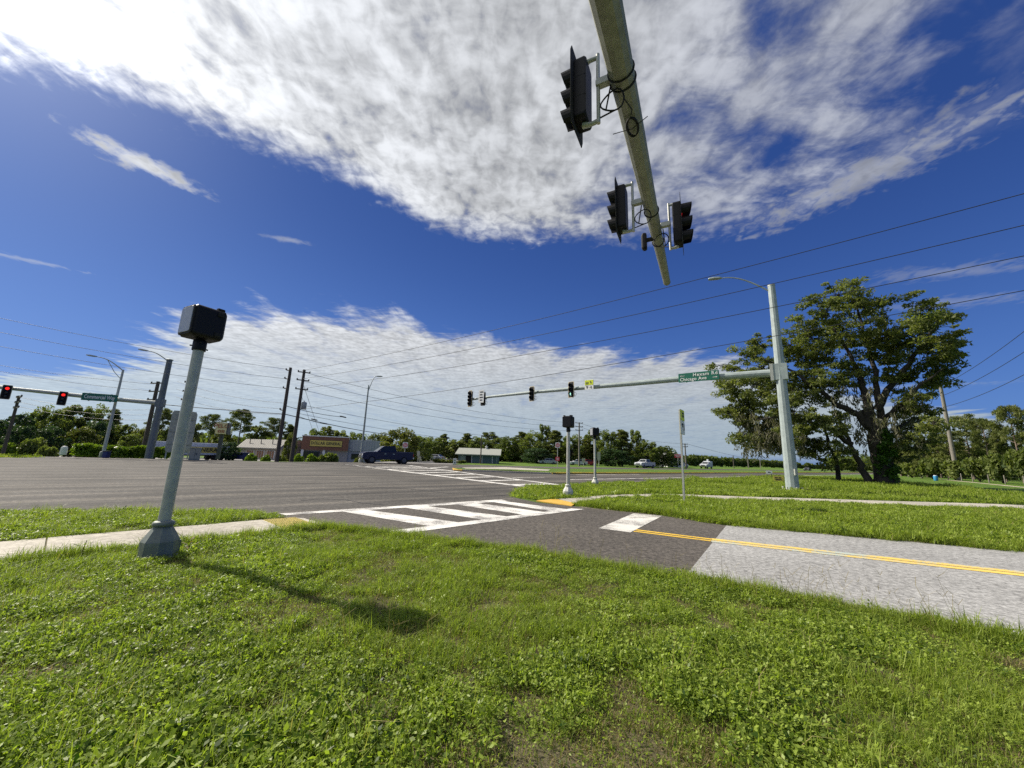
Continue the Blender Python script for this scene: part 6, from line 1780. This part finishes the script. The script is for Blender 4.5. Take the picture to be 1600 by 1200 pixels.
# a thin even layer of thatch and short blades below, so that the turf never tears open
gx, gy = np.meshgrid(np.arange(-11, 11, .19), np.arange(-1, 9, .19)); U = np.stack([gx.ravel(), gy.ravel()], 1) + rng.normal(0, .03, (gx.size, 2))
U = U[inside([tuple(float(c) for c in p[:2]) for p in FG], U)]; U = U[(np.abs(np.degrees(np.arctan2(U[:, 0], U[:, 1]))) < 68) & (np.hypot(U[:, 0], U[:, 1]) > .9)]
scatter('turf_thatch', U, np.where(rng.random(len(U)) < .93, rng.integers(10, 12, len(U)), rng.integers(4, 8, len(U))), .75 + .25 * rng.random(len(U)), 'low thatch and short blades under the clover')
# taller fringe along the sidewalk and the road edges
fr = []
for a, b, n_ in ((G(0, 884) - 3 * swd, G(0, 884), 60), (G(0, 884), G(200, 861), 70), (G(200, 861), G(449, 833), 90), (G(449, 833), G(500, 825), 40), (G(500, 825), G(600, 836), 60), (G(600, 836), G(850, 870), 120), (G(850, 870), G(1068, 909), 80), (G(1068, 909), G(1600, 1006), 120)):
    t = rng.random(n_)[:, None]; q = np.array(a[:2]) * (1 - t) + np.array(b[:2]) * t + rng.normal(0, .07, (n_, 2)); fr.append(q)
F = np.concatenate(fr); scatter('grass_fringe', F, np.where(rng.random(len(F)) < .45, rng.integers(8, 10, len(F)), rng.integers(4, 8, len(F))), .65 + .5 * rng.random(len(F)), 'longer grass fringing the sidewalk and road edge')
sk = []
for a, b, n_ in ((G(850, 872), G(1068, 912), 9), (G(1068, 912), G(1600, 1012), 30), (G(600, 840), G(850, 874), 5), (G(200, 866), G(449, 838), 6), (G(300, 1000), G(1500, 1120), 10)):
    t = rng.random(n_)[:, None]; sk.append(np.array(a[:2]) * (1 - t) + np.array(b[:2]) * t + rng.normal(0, .10, (n_, 2)))
sk = np.concatenate(sk); scatter('seed_stalks', sk, rng.integers(19, 21, len(sk)), .6 + .5 * rng.random(len(sk)), 'thin dry grass seed stalks along the road edge')
# grass strip between the left sidewalk and the highway
ST = [G(0, 801.5) - 6 * dirv(62), G(0, 801.5), G(250, 799), G(402, 802.5), G(446, 808), G(404, 813.2), G(200, 832), G(0, 847.5), G(0, 847.5) - 6 * swd]
P = pts_in(ST, 40, 2); scatter('grass_strip', P, rng.choice([0, 1, 2, 3, 4, 5, 6, 7, 8], len(P)), .9 + .45 * rng.random(len(P)), 'grass strip between the left sidewalk and the highway')
sheet_obj('soil_strip', ST, -.003, 'soil', kind='structure')
# verge between the side road and the right sidewalk
V1 = [G(908, 788.5), G(950, 781.5), G(1040, 777.5), G(1105, 781.5), G(1600, 799), G(1600, 799) + 10 * HEX, G(1600, 860) + 10 * HEX, G(1600, 860), G(1136, 818.5), G(1030, 802.5), G(940, 794)]
P = pts_in(V1, 15, 3); scatter('verge_grass', P, rng.integers(12, 16, len(P)), .75 + .4 * rng.random(len(P)), 'grass verge between the side road and the right sidewalk')
t = rng.random(500)[:, None]; segs = [(G(908, 789), G(940, 794)), (G(940, 794), G(1030, 803)), (G(1030, 803), G(1136, 819)), (G(1136, 819), G(1600, 861))]
F = np.concatenate([np.array(a[:2]) * (1 - t[:125]) + np.array(b[:2]) * t[125 * i:125 * i + 125] if False else np.array(a[:2]) * (1 - t[125 * i:125 * i + 125]) + np.array(b[:2]) * t[125 * i:125 * i + 125] for i, (a, b) in enumerate(segs)]) + rng.normal(0, .08, (500, 2))
scatter('verge_fringe', F, rng.integers(4, 10, len(F)), 1.0 + .5 * rng.random(len(F)), 'grass fringe hanging over the far edge of the side road')
# lawn from the corner to the highway and out to the oak
V2 = [G(806, 769.5), G(840, 762), G(872, 759.5), G(960, 756), G(1060, 752), G(1160, 747.5), G(1200, 745), G(1285, 746), G(1500, 762), G(1600, 775), G(1600, 787.5), G(1110, 774), G(1040, 770.5), G(935, 773.5), G(892, 778), G(868, 779.5), G(840, 782), G(815, 777.5)]
P = pts_in(V2, 6.5, 4); ds = np.hypot(P[:, 0], P[:, 1]); k = (ds < 30); scatter('corner_lawn', P[k], rng.integers(12, 16, k.sum()), .95 + .45 * rng.random(k.sum()), 'sunlit lawn on the grass corner by the pedestrian signals')
P = pts_in([tuple(p[:2]) for p in V2] , 1.5, 5); ds = np.hypot(P[:, 0], P[:, 1]); k = (ds >= 28) & (ds < 75); scatter('oak_lawn', P[k], rng.integers(16, 19, k.sum()), .8 + .4 * rng.random(k.sum()), 'lawn around the right mast and the oak')
# rough grass along the far road edge
q = np.concatenate([np.array((_O + _HD * s_ + _PD * t_)[:2])[None] for s_, t_ in zip(rng.uniform(-60, -17, 260), rng.uniform(.8, 3.0, 260))]); scatter('far_verge', q, rng.integers(16, 19, len(q)), .7 + .5 * rng.random(len(q)), 'rough grass along the far edge of the highway')
# a few weeds of their own
for px, py, lab in ((125, 873, 'leafy weed sprouting over the left sidewalk edge'), (292, 868, 'dry curled weed right of the nearest signal base')):
    b = G(px, py); w_ = thing('weed', lab, 'weed', b); Qs = []
    for k in range(7):
        a = k * 2.4; z = .05 + .022 * k; c = np.array([[.012 * math.cos(a), .012 * math.sin(a), z]]); d = np.array([math.cos(a), math.sin(a), .35]); e = np.array([-math.sin(a), math.cos(a), 0])
        Qs.append(np.stack([c[0], c[0] + d * .05 + e * .014, c[0] + d * .11, c[0] + d * .05 - e * .014]))
    MB().tube([(0, 0, 0), (.008, 0, .1), (.02, .01, .21)], .004, 'dry_blade', 5).build('stem', w_)
    link('leaves', quads_mesh('leaves', np.array(Qs), np.full(7, .5), 'blade' if px < 200 else 'dry_blade'), w_)
